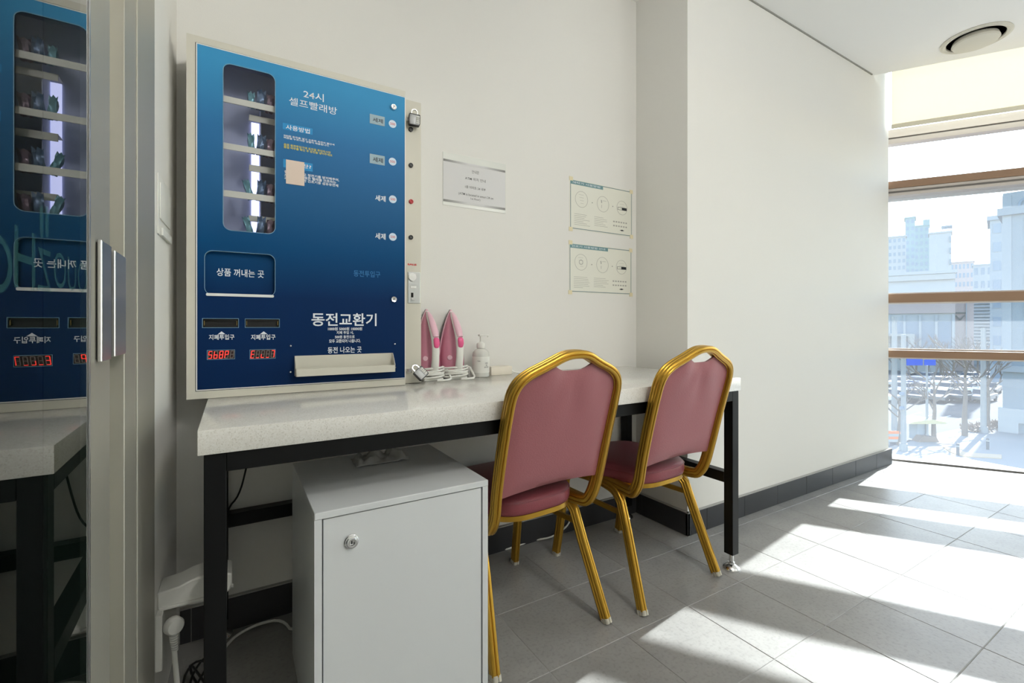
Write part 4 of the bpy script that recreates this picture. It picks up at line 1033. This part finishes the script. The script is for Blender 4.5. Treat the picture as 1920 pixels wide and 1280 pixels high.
    MB().sweep([(-.008, -.004), (.008, -.004), (.008, .004), (-.008, .004)], [(-.180, -.10, .385), (.180, -.10, .385)], ref=(0, 0, 1)).build('cross_rail', M['gold'], parent=t, local=True)
    return t
ch1 = make_chair('gold-framed burgundy banquet chair beside the white cabinet, nearer the camera')
ch1.location = (0.838, 1.405, 0); ch1.rotation_euler = (0, 0, R(4))
ch2 = copy_tree(ch1); ch2['label'] = 'gold-framed burgundy banquet chair at the window end of the counter'
ch2.location = (1.420, 1.400, 0); ch2.rotation_euler = (0, 0, R(3.5))

# ------------------------------------------------------------------ sockets, cables, switch
wp = (-0.1365, 1.55)
def wl(y): return DX(y)
# white switch plate high on the left wall
p0, p1 = at_x(303, 335, -.150), at_x(319, 447, -.150)
ya, yb2 = p0.y, p1.y
za_, zb_ = at_x(312, 445, -.146).z, at_x(312, 336, -.146).z
t = thing('wall_intercom', 'white handset holder fixed high on the narrow left wall', 'switch', (wl(ya), (ya + yb2) / 2, za_))
sm = lambda c: Vector((DX(c.y, c.x), c.y, c.z))
MB().box(0.0, .003, ya, yb2, za_, zb_, .001, 2).map(sm).build('wall_plate', M['white_plastic'], parent=t, smooth=True)
MB().box(.003, .006, ya + .012, yb2 - .012, za_ + .04, zb_ - .02, .0015, 2).map(sm).build('rocker', M['white_plastic'], parent=t, smooth=True)
MB().box(.003, .009, ya + .03, yb2 - .008, za_, za_ + .02, .002, 2).map(sm).build('lower_hook', M['white_plastic'], parent=t, smooth=True)
# white wiring box with a plug below the counter
t = thing('wiring_box', 'white plastic wiring hood on the wall below the counter, left of the front leg', 'socket', (wl(1.44) + .07, 1.48, .29))
prof_ = [(wl(1.44), .290), (-.012, .290), (-.004, .300), (.0, .312), (.0, .340), (-.03, .350), (-.062, .352), (-.09, .347), (-.115, .338), (wl(1.44), .333)]
MB().prism([(x, 1.44, z) for x, z in prof_], (0, .085, 0)).build('cover', M['white_plastic'], parent=t, bev=.004)
MB().box(wl(1.44) + .004, -.02, 1.434, 1.44, .290, .297, .001).build('cover_lip', M['white_plastic'], parent=t)
MB().box(0.0, .014, 1.41, 1.45, .155, .291, .002).map(sm).build('socket_plate', M['white_plastic'], parent=t)
MB().box(.0, .004, 1.436, 1.440, .305, .312).map(lambda c: Vector((c.x - .001, c.y, c.z))).build('hook', M['white_plastic'], parent=t)
tp = Vector((-.124, 1.418, .255))
pg = thing('power_plug', 'white round plug with a thick cord pushed into the wiring box', 'plug', tp)
MB().lathe([(0, -.012), (.018, -.012), (.021, -.006), (.021, .008), (.017, .014), (0, .015)], tp, (.5, -1, .1), 20).build('plug_head', M['white_plastic'], parent=pg, smooth=True)
m = MB()
for k in range(7): m.lathe([(0, 0), (.0095 - .0004 * k, 0), (.0095 - .0004 * k, .0035), (0, .0035)], tp + Vector((.0005 * k, -.001 * k, -.026 - .0055 * k)), (.05, -.1, 1), 12)
m.build('strain_relief', M['white_plastic'], parent=pg, smooth=True)
MB().tube(smooth_path([tp + Vector((0, 0, -.010)), tp + Vector((.002, -.004, -.07)), tp + Vector((.010, -.012, -.16)), tp + Vector((.016, -.015, -.25)), tp + Vector((.02, -.01, -.34)), tp + Vector((.06, .05, -.348))], 2), .0058, 10).build('cord', M['cable_white'], parent=pg, smooth=True)
# cords under the counter
c0 = at_y(462, 878, YB - .02); c1_ = at_y(448, 930, YB - .02); c2_ = at_y(426, 953, YB - .02)
tag(MB().tube(smooth_path([Vector((c0.x + .02, YB - .02, c0.z + .12)), c0, c1_, c2_, Vector((c2_.x - .012, YB - .018, c2_.z - .10)), Vector((c2_.x - .015, YB - .018, c2_.z - .5))], 2), .0028, 8).build('black_cord', M['cable_black'], loc=c1_, smooth=True), 'thin black cord hanging down the wall behind the counter legs', 'cord')
pz = [at_z(428, 1205, .006), at_z(448, 1187, .006), at_z(486, 1168, .02), at_z(530, 1160, .02)]
pp = [Vector((pz[0].x - .05, pz[0].y - .10, .006))] + pz + [Vector((.17, 1.63, .010)), Vector((.4, 1.70, .006)), Vector((.66, 1.70, .006))]
tag(MB().tube(smooth_path(pp, 2), .0042, 8).build('white_cord', M['cable_white'], loc=pz[1], smooth=True), 'white cord snaking over the floor on the left behind the cabinet', 'cord')
qz = [at_z(905, 1029, .006), at_z(938, 1032, .006), at_z(970, 1023, .008), at_z(1000, 1012, .008), at_z(1031, 1008, .008)]
qq = [Vector((.70, 1.70, .006))] + qz + [at_y(1052, 996, YB - .022), at_y(1069, 979, YB - .02), at_y(1071, 955, YB - .018), at_y(1071, 930, YB - .018)]
tag(MB().tube(smooth_path(qq, 2), .0042, 8).build('white_cord', M['cable_white'], loc=qz[2], smooth=True), 'white cord along the skirting behind the front chair, rising up the wall', 'cord')
m = MB(); rnd = random.Random(3)
pts = []
for k in range(26):
    a = k * 1.15; pts.append(Vector((-.075 + .045 * math.cos(a) + .02 * rnd.random(), 1.42 + .16 * math.sin(a * .83) + .03 * rnd.random(), .008 + .055 * abs(math.sin(a * .6)))))
m.tube(smooth_path(pts, 2), .0032, 7)
tag(m.build('tangled_cord', M['cable_black'], loc=(-.07, 1.42, 0), smooth=True), 'tangle of thin black cords on the floor in the left corner', 'cord')

# ------------------------------------------------------------------ ceiling diffuser and added fill lamps
vc = at_z(1829, 72, CEIL)
t = thing('ceiling_diffuser', 'round white air diffuser set in the ceiling near the window', 'vent', (vc.x, vc.y, CEIL))
rO = .158
MB().lathe([(rO, 0), (rO + .002, -.004), (rO - .012, -.010), (rO - .026, -.007), (rO - .028, .0), (rO - .028, .03), (rO + .001, .03)], (vc.x, vc.y, CEIL), seg=48).build('outer_ring', M['cream_metal'], parent=t, smooth=True)
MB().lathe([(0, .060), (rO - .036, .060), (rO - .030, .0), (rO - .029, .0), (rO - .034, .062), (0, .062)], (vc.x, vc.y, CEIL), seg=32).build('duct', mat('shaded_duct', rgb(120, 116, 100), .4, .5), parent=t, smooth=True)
MB().lathe([(0, .004), (rO - .058, .002), (rO - .050, -.022), (rO - .056, -.030), (.04, -.036), (0, -.036)], (vc.x, vc.y, CEIL), seg=40).build('centre_disc', M['cream_metal'], parent=t, smooth=True)
M['globe'] = mat('fill_globe_glow', (1.0, 0.975, 0.93, 1), 0.5, emit=FILL_GLOW)  # globes added out of view to brighten walls and ceiling
for (lx, ly), where in zip(FILL_LAMPS, ('nearest the counter, above the camera', 'behind the camera on the door side', 'behind the camera on the window side')):
    t = thing('fill_lamp', 'added opal fill globe hanging from the ceiling ' + where, 'light', (lx, ly, CEIL - .45), group='added fill globes')
    MB().lathe([(.15 * math.sin(R(a)), -.15 * math.cos(R(a))) for a in range(0, 181, 12)], (lx, ly, CEIL - .30), seg=24).build('globe', M['globe'], parent=t, smooth=True)
    MB().cyl((lx, ly, CEIL - .155), (lx, ly, CEIL - .02), .008, seg=10).build('rod', M['white_alu'], parent=t)
    MB().cyl((lx, ly, CEIL - .025), (lx, ly, CEIL - .001), .06, seg=20).build('canopy', M['white_alu'], parent=t)

# ------------------------------------------------------------------ outside: street three storeys below
ZG = -8.0
def gd(u, v): return at_z(u, v, ZG)
def px_at(u, d, z=ZG):
    p = ORG + ray(u, 609) * d; return Vector((p.x, p.y, z))
M['asphalt'] = mat('asphalt', rgb(82, 84, 88), .9, var=.06, scale=.3)
M['paving'] = mat('pale_paving', rgb(150, 147, 143), .9, var=.06, scale=.6)
M['kerb'] = mat('kerb_stone', rgb(120, 120, 118), .9)
M['road_white'] = mat('road_paint', rgb(170, 170, 168), .8)
def facade(name, c, em=0.0): return mat(name, c, .75, var=.03, scale=.15)
M['fac_pale'] = facade('pale_concrete', rgb(170, 173, 176)); M['fac_grey'] = facade('grey_cladding', rgb(150, 158, 166)); M['fac_pink'] = facade('pinkish_render', rgb(178, 164, 162))
M['fac_blue'] = facade('blue_grey_cladding', rgb(132, 144, 154)); M['fac_green'] = facade('green_grey_facade', rgb(138, 158, 162)); M['win_dark'] = mat('dark_glazing', rgb(122, 138, 156), .3)
M['blue_sign'] = mat('blue_road_sign', rgb(24, 84, 205), .45); M['pole_grey'] = mat('galvanised_pole', rgb(150, 154, 158), .5, .3)
M['bark'] = mat('bare_bark', rgb(122, 112, 104), .9, var=.1); M['hedge'] = mat('winter_hedge', rgb(140, 124, 112), .95, var=.15, scale=3)
M['car_glass'] = mat('car_glass', rgb(48, 56, 64), .1); M['tyre'] = mat('tyre_rubber', rgb(36, 36, 38), .8)
CARP = [mat('car_paint_' + n, c, .3, .2, coat=.5) for n, c in (('white', rgb(214, 216, 218)), ('silver', rgb(158, 162, 166)), ('black', rgb(46, 50, 54)), ('blue', rgb(44, 78, 130)), ('grey', rgb(108, 112, 116)))]
CN = ['white', 'silver', 'black', 'blue', 'grey']
structure(MB().box(8, 420, -260, 420, ZG - .5, ZG).build('ground', M['asphalt']))
# near pavement corner with its kerb
pv = [gd(1600, 905), gd(1600, 858), gd(1680, 838), gd(1758, 815), gd(1800, 806), gd(1880, 800), gd(1950, 806), gd(2020, 850), gd(2040, 905)]
structure(MB().prism([p + Vector((0, 0, .002)) for p in pv], (0, 0, .14)).build('pavement', M['paving']))
isl = [gd(1768, 842), gd(1782, 852), gd(1806, 860), gd(1878, 864), gd(1878, 857), gd(1812, 853), gd(1790, 845)]
structure(MB().prism([p + Vector((0, 0, .14)) for p in isl], (0, 0, .05)).build('pavement_edge', mat('tan_tactile_paving', rgb(196, 170, 140), .9)))
for k in range(9):
    a = gd(1690 + 28 * k, 772 + 3 * k); 
    structure(MB().box(a.x - 1.2, a.x + 1.2, a.y - .08, a.y + .08, ZG + .001, ZG + .006).build('road_marking', M['road_white']))
def building(name, uL, uR, d, vTop, depth, m, label, wins=None, winm='win_dark', vBase=None, yaw=0.0, rows=0, cols=0, extra=None):
    """block facing the camera: its front edge runs between two sight lines at forward distance d"""
    rc = ray((uL + uR) / 2, 609); cd = Vector((rc.x, rc.y)).normalized(); D = d / cd.dot(FW); top = 1.0 + (609 - vTop) / F_PX * d
    def edge(u):
        q = ray(u, 609); q = Vector((q.x, q.y)); return q * (D / q.dot(cd))
    a, b = edge(uL), edge(uR); mid = (a + b) / 2; c = Vector((mid.x, mid.y, ZG)); w = (b - a).length
    t = thing(name, label, 'building', (c.x, c.y, ZG))
    fx = Vector((b.x - a.x, b.y - a.y, 0)).normalized(); fy = Vector((cd.x, cd.y, 0)); z0 = ZG if vBase is None else 1.0 + (609 - vBase) / F_PX * d
    mp = lambda q: c + fx * q.x + fy * q.y + Vector((0, 0, q.z - ZG))
    MB().box(-w / 2, w / 2, 0, depth, z0, top).map(mp).build('wall', m, parent=t)
    MB().box(-w / 2 - .3, w / 2 + .3, -.3, depth + .3, top, top + .6).map(mp).build('parapet', m, parent=t)
    if rows:
        mm = MB(); H = top - z0
        for i in range(rows):
            for j in range(cols):
                x = -w / 2 + w * (j + .5) / cols; z = z0 + H * (i + .55) / rows
                mm.box(x - w / cols * .28, x + w / cols * .28, -.06, .3, z - H / rows * .26, z + H / rows * .26)
        stuff(mm.map(mp).build('windows', M[winm], parent=t))
    return t, mp, w, top
D1 = 190
building('apartment_block', 1640, 1699, D1, 446, 8, M['fac_pale'], 'pale apartment slab at the left edge of the window view', rows=16, cols=7)
building('apartment_tower', 1697, 1716, D1 + 16, 409, 9, M['fac_green'], 'tallest green-grey apartment tower rising behind the transoms', rows=18, cols=2)
t_, mp, w_, top_ = building('apartment_tower', 1714, 1742, D1 + 34, 424, 9, M['fac_green'], 'stepped apartment tower just right of the tallest one', rows=17, cols=3)
MB().box(w_ * .1, w_ * .55, 1, 4, top_ + .6, top_ + 3.2).map(mp).build('roof_house', M['fac_green'], parent=t_)
t_, mp, w_, top_ = building('apartment_tower', 1742, 1784, D1 - 16, 437, 9, M['fac_pale'], 'broad blank-walled apartment tower with a roof canopy', rows=0)
MB().box(w_ * .05, w_ * .55, 1, 6, top_ + 2.2, top_ + 2.8).map(mp).build('roof_canopy', M['fac_blue'], parent=t_)
for k in range(3): MB().box(w_ * (.1 + .2 * k), w_ * (.12 + .2 * k), 1, 1.5, top_, top_ + 2.3).map(mp).build('canopy_post', M['fac_blue'], parent=t_)
mm = MB()
for i in range(13): mm.box(w_ * .40, w_ * .49, -.5, .4, top_ - 4.2 * i - 3.6, top_ - 4.2 * i - 1.6)
stuff(mm.map(mp).build('balconies', M['fac_blue'], parent=t_))
building('apartment_block', 1782, 1826, 240, 492, 20, M['fac_pink'], 'low hazy pink block between the towers and the near building', rows=9, cols=6)
building('office_block', 1824, 1862, 215, 497, 14, M['fac_pale'], 'hazy low block with strip windows beside the near building', rows=6, cols=3)
# shopping building across the street
t_, mp, w_, top_ = building('market_building', 1560, 1791, 92, 517, 26, M['fac_pale'], 'long low market hall with a pink fascia band across the street')
zf = lambda v, d=92: 1.0 + (609 - v) / F_PX * d
MB().box(-w_ / 2 - .2, w_ / 2, -.35, .2, zf(588), zf(568)).map(mp).build('fascia_band', M['fac_pink'], parent=t_)
MB().box(-w_ / 2 - .2, w_ / 2, -.6, .2, zf(528), zf(519)).map(mp).build('roof_band', M['road_white'], parent=t_)
MB().box(-w_ / 2, w_ / 2 - .5, -.1, .2, zf(650), zf(603)).map(mp).build('shop_glazing', M['win_dark'], parent=t_)
for k in range(9): MB().box(-w_ / 2 + k * w_ / 8.2, -w_ / 2 + k * w_ / 8.2 + .35, -.25, .1, zf(650), zf(590)).map(mp).build('mullion', M['fac_pale'], parent=t_)
cx_ = w_ / 2 * (1720 - 1675.5) / (1791 - 1675.5)
MB().box(-w_ / 2, cx_, -5, -.3, zf(629), zf(625)).map(mp).build('entrance_canopy', M['road_white'], parent=t_)
MB().box(cx_ - .9, cx_, -5, -4.2, ZG, zf(629)).map(mp).build('canopy_post', M['road_white'], parent=t_)
t_, mp, w_, top_ = building('stair_tower', 1790, 1826, 90, 555, 7, M['fac_pink'], 'pinkish stair tower with a triangle emblem right of the market hall')
for s in (-1, 1): MB().sweep([(-.12, -.1), (.12, -.1), (.12, .1), (-.12, .1)], [(-w_ * .22 + s * .62, -.15, zf(591, 90)), (-w_ * .22, -.15, zf(600, 90))], ref=(0, -1, 0)).map(mp).build('emblem', M['ink_grey'], parent=t_)
MB().box(-w_ * .22 - .8, -w_ * .22 + .8, -.25, .0, zf(588, 90), zf(585, 90)).map(mp).build('emblem', M['ink_grey'], parent=t_)
MB().box(w_ * .08, w_ * .14, -.3, .1, ZG, top_).map(mp).build('corner_pilaster', M['fac_grey'], parent=t_)
t_, mp, w_, top_ = building('louvred_building', 1825, 1886, 104, 560, 10, M['fac_blue'], 'blue-grey building with horizontal louvres left of the near tower')
for k in range(14):
    z = zf(567 + 6.2 * k, 104); MB().box(-w_ / 2, w_ / 2, -.5, .1, z - .22, z + .12).map(mp).build('louvre', M['fac_pale' if k > 3 else 'fac_grey'], parent=t_)
# near building on the right
D2 = 36
t_, mp, w_, top_ = building('corner_building', 1880, 2120, D2, 390, 22, M['fac_blue'], 'large blue-grey near building filling the right edge of the window')
zn = lambda v: zf(v, D2)
MB().box(-w_ / 2 - .02, -w_ / 2 + .5, -.05, .3, zn(690), zn(350)).map(mp).build('corner_pilaster', M['fac_grey'], parent=t_)
MB().box(-w_ / 2, w_ / 2, -.0, 12, zn(388), zn(345)).map(mp).build('upper_storey', M['fac_grey'], parent=t_)
MB().box(-w_ / 2 - .3, w_ / 2, -.35, .2, zn(702), zn(690)).map(mp).build('ledge', M['fac_grey'], parent=t_)
MB().box(-w_ / 2 - .25, w_ / 2, -.30, .2, zn(802), zn(775)).map(mp).build('entrance_lintel', M['fac_pale'], parent=t_)
MB().box(-w_ / 2 + 1.6, w_ / 2, -.1, .3, ZG, zn(806)).map(mp).build('entrance_glazing', M['win_dark'], parent=t_)
MB().box(-w_ / 2 - .25, -w_ / 2 + .9, -.30, .2, ZG, zn(802)).map(mp).build('entrance_pier', M['fac_pale'], parent=t_)
for i in range(5):
    for j in range(3): MB().box(-w_ / 2 + 1.2 + 3 * j, -w_ / 2 + 3.0 + 3 * j, -.06, .2, zn(650 - 56 * i), zn(622 - 56 * i)).map(mp).build('window', M['fac_grey'], parent=t_)
c_ = mp(Vector((-w_ / 2 + .9, -.06, 0)))
fx_ = (mp(Vector((1, 0, 0))) - mp(Vector((0, 0, 0)))); c_ = mp(Vector((0, -.08, 0)))
letter('roof_lettering', 'QI', 0, 1.5, 0, 1.5, 0, M['win_dark'], t_, fn=lambda x, z: mp(Vector((-w_ / 2 + .85 + x, -.12, zn(394) + z))))
building('side_wing', 1856, 1883, 66, 412, 8, M['fac_grey'], 'narrow pale side wing stepping out left of the near building', rows=9, cols=1)
# trees, poles, signs
def bare_tree(p, h, label, seed, spread=.5):
    rnd = random.Random(seed); t = thing('bare_tree', label, 'tree', p, group='bare street trees')
    trunk = MB(); br = MB(); fork = h * rnd.uniform(.34, .42)
    trunk.tube([Vector(p), Vector(p) + Vector((.05, .03, fork * .5)), Vector(p) + Vector((.02, -.04, fork)), Vector(p) + Vector((.06, 0, h * .7))], [h * .028, h * .022, h * .018, h * .008], 8)
    def grow(a, d, L, r, n):
        b = a + d * L; br.tube([a, (a + b) / 2 + Vector((rnd.uniform(-.05, .05) * L, rnd.uniform(-.05, .05) * L, 0)), b], [r, r * .8, r * .55], 4)
        if n:
            for _ in range(3):
                e = (d + Vector((rnd.uniform(-1, 1), rnd.uniform(-1, 1), rnd.uniform(-.15, .75))) * spread).normalized()
                grow(a + (b - a) * rnd.uniform(.55, 1), e, L * rnd.uniform(.55, .75), r * .55, n - 1)
    for k in range(7):
        a0 = Vector(p) + Vector((.02, 0, fork + (h * .35) * k / 7)); an = k * 2.4 + rnd.random()
        grow(a0, Vector((math.cos(an) * .8, math.sin(an) * .8, .75)).normalized(), h * .24, h * .011, 3)
    trunk.build('trunk', M['bark'], parent=t, smooth=True); stuff(br.build('branches', M['bark'], parent=t))
    return t
PT = Vector((0, 0, .14))
bare_tree(gd(1751, 828) + PT, 6.4, 'leafless tree right of the yellow-topped booth', 1)
bare_tree(gd(1809, 820) + PT, 7.6, 'leafless tree with a leaning trunk in the middle of the pavement corner', 2)
bare_tree(gd(1852, 808) + PT, 6.6, 'leafless tree rightmost before the near building', 3)
bare_tree(gd(1685, 838) + PT, 5.0, 'slender leafless tree between the two pale poles', 4, .35)
for k in range(10):
    bare_tree(gd(1672 + 23 * k, 704 + (k % 3) * 3), 5.2 + (k * 37 % 5) * .4, 'distant leafless tree behind the car park, %s in the hazy row' % ['leftmost', 'second from left', 'third from left', 'fourth from left', 'fifth from left', 'sixth from left', 'seventh from left', 'third from right', 'second from right', 'rightmost'][k], 20 + k, .4)
    if k == 4: pass
def pole(u, v, h, r, label, name='street_pole'):
    p = gd(u, v) + PT; t = thing(name, label, 'pole', p)
    MB().cyl(p, p + Vector((0, 0, h)), r, r * .8, 12).build('shaft', M['pole_grey'], parent=t, smooth=True)
    MB().cyl(p, p + Vector((0, 0, .5)), r * 1.5, r * 1.4, 12).build('base_collar', M['pole_grey'], parent=t, smooth=True)
    return t, p
pole(1677, 830, 9.5, .20, 'thick pale utility pole at the left edge of the window')
t, p = pole(1694, 848, 8.2, .17, 'pale pole with small signal boxes left of the booth')
for z in (2.9, 3.9): MB().box(p.x - .42, p.x - .1, p.y - .12, p.y + .12, p.z + z, p.z + z + .22, .03).build('signal_box', M['win_dark'], parent=t)
pole(1844, 814, 8.6, .20, 'thick grey pole between the bare trees on the right')
t, p = pole(1738, 829, 5.75, .09, 'slim sign pole carrying the blue road sign', 'sign_pole')
q = at_d(1724, 678, (p.x * FW.x + p.y * FW.y)); sw = 55 / F_PX * (p.x * FW.x + p.y * FW.y)
rv = Vector((RT.x, RT.y, 0)); fv = Vector((FW.x, FW.y, 0)); sc = Vector((q.x, q.y, q.z))
sgm = lambda c: sc + rv * c.x + fv * c.y + Vector((0, 0, c.z))
MB().box(-sw / 2, sw * .06, -.16, -.12, -.27, .3, .02).map(sgm).build('sign_plate', M['blue_sign'], parent=t)
MB().box(sw * .10, sw / 2, -.16, -.12, -.27, .18, .02).map(sgm).build('sign_plate', M['blue_sign'], parent=t)
MB().box(-sw / 2, sw / 2, -.11, -.05, -.05, .03).map(sgm).build('sign_arm', M['pole_grey'], parent=t)
# booth with a yellow top
p = gd(1722, 826) + PT
t = thing('traffic_booth', 'small booth with a wide yellow top on the street corner', 'booth', p)
bm_ = lambda c: p + rv * c.x + fv * c.y + Vector((0, 0, c.z))
MB().box(-.42, .42, -.4, .4, 0, 1.35, .04).map(bm_).build('cabinet_body', M['fac_grey'], parent=t)
MB().prism([(-1.45, -.9, 1.35), (1.45, -.9, 1.35), (1.25, -.9, 1.50), (.3, -.9, 1.68), (-1.1, -.9, 1.52)], (0, 1.8, 0)).map(bm_).build('yellow_top', mat('yellow_canopy', rgb(196, 184, 146), .7), parent=t)
MB().prism([(-.9, -1.0, 0), (.7, -1.0, 0), (.5, -1.0, .38), (-.5, -1.0, .45)], (0, .6, 0)).map(bm_).build('sandbag_skirt', M['hedge'], parent=t)
for k, (u, v) in enumerate(((1796, 857), (1852, 846))):
    p = gd(u, v) + PT
    t = thing('bollard', ('dark bollard at the kerb, left of the two', 'dark bollard further back, right of the two')[k], 'bollard', p)
    MB().lathe([(0, .82), (.06, .80), (.085, .72), (.085, .02), (.12, 0), (0, 0)], p, seg=14).build('post', mat('dark_bollard', rgb(90, 94, 100), .6), parent=t, smooth=True)
    MB().lathe([(.088, .58), (.09, .58), (.09, .66), (.088, .66)], p, seg=14).build('reflective_band', M['road_white'], parent=t)
p = gd(1675, 838) + PT; bm2 = lambda c: p + rv * c.x + fv * c.y + Vector((0, 0, c.z))
t = thing('road_barrier', 'striped orange and white road barrier at the left edge of the window', 'barrier', p)
for k in range(4): MB().box(-.5, .5, -.05, .05, .25 + .2 * k, .45 + .2 * k).map(bm2).build('stripe_board', mat('orange_board', rgb(226, 128, 76), .6) if k % 2 else M['road_white'], parent=t)
for s in (-.4, .4): MB().box(s - .04, s + .04, -.12, .12, 0, .25).map(bm2).build('leg', M['pole_grey'], parent=t)
# low winter hedges along the pavement
def hedge(u0, u1, v, label, seed):
    a, b = gd(u0, v) + PT, gd(u1, v - 2) + PT; rnd = random.Random(seed); m = MB(); n = 260
    for k in range(n):
        s = rnd.random(); c = a.lerp(b, s) + Vector((rnd.uniform(-.5, .5), rnd.uniform(-.5, .5), rnd.uniform(.02, .5)))
        d = Vector((rnd.uniform(-1, 1), rnd.uniform(-1, 1), rnd.uniform(.2, 1))).normalized() * .28; e = d.cross(Vector((rnd.random(), rnd.random(), .3))).normalized() * .07
        m.prism([c - e, c + e, c + d], d.cross(e) * .3)
    return tag(m.build('hedge', M['hedge'], loc=a), label, 'hedge', kind='thing')
hedge(1812, 1850, 812, 'brown winter hedge around the leaning tree', 1); hedge(1852, 1884, 806, 'brown winter hedge beside the near building', 2)
# car park
def make_car():
    t = thing('parked_car', '', 'car')
    L, Wd = 4.4, 1.78
    side = [(-2.2, .35), (-2.2, .75), (-1.9, .86), (-1.05, .92), (-.35, 1.42), (.95, 1.44), (1.7, .98), (2.15, .90), (2.2, .6), (2.15, .32)]
    body = [(-2.2, .35), (-2.18, .72), (-1.9, .84), (-1.05, .92), (1.62, .96), (2.12, .88), (2.2, .6), (2.15, .32)]
    MB().prism([(x, -Wd / 2, z) for x, z in body], (0, Wd, 0)).build('body', CARP[0], parent=t, local=True, bev=.06)
    MB().prism([(-.95, -.74, .92), (-.32, -.66, 1.36), (.92, -.66, 1.38), (1.55, -.74, .95)], (0, 1.40, 0)).build('windows', M['car_glass'], parent=t, local=True)
    MB().prism([(-.36, -.68, 1.36), (-.22, -.66, 1.43), (.84, -.66, 1.45), (.98, -.68, 1.37)], (0, 1.34, 0)).build('roof', CARP[0], parent=t, local=True, bev=.03)
    for x in (-1.35, 1.35):
        for y in (-.80, .80): MB().cyl((x, y - .10, .32), (x, y + .10, .32), .32, seg=16).build('wheel', M['tyre'], parent=t, local=True, smooth=True)
    return t
proto = make_car(); first = True; used = set()
ROWN = ['front', 'second', 'third', 'back']
PL = ['leftmost', 'second from left', 'middle one', 'second from right', 'rightmost']
for r_, (v, n_, off) in enumerate(((752, 5, 0), (737, 5, 14), (724, 5, 4), (714, 5, 18))):
    for k in range(n_):
        u = 1682 + off + k * 40
        c = proto if first else copy_tree(proto); first = False
        p = gd(u, v); ci = (r_ * 3 + k * 2 + (k // 3)) % 5
        c.location = p; c.rotation_euler = (0, 0, R(-4 + 5 * ((k * 7 + r_) % 3)) + (math.pi if k % 2 else 0))
        for ch in c.children:
            if ch.name.startswith(('body', 'roof')): ch.material_slots[0].link = 'OBJECT'; ch.material_slots[0].material = CARP[ci]
        c['label'] = '%s parked car, %s in the %s row of the car park outside' % (CN[ci], PL[k], ROWN[r_]); c['group'] = 'cars parked across the street'
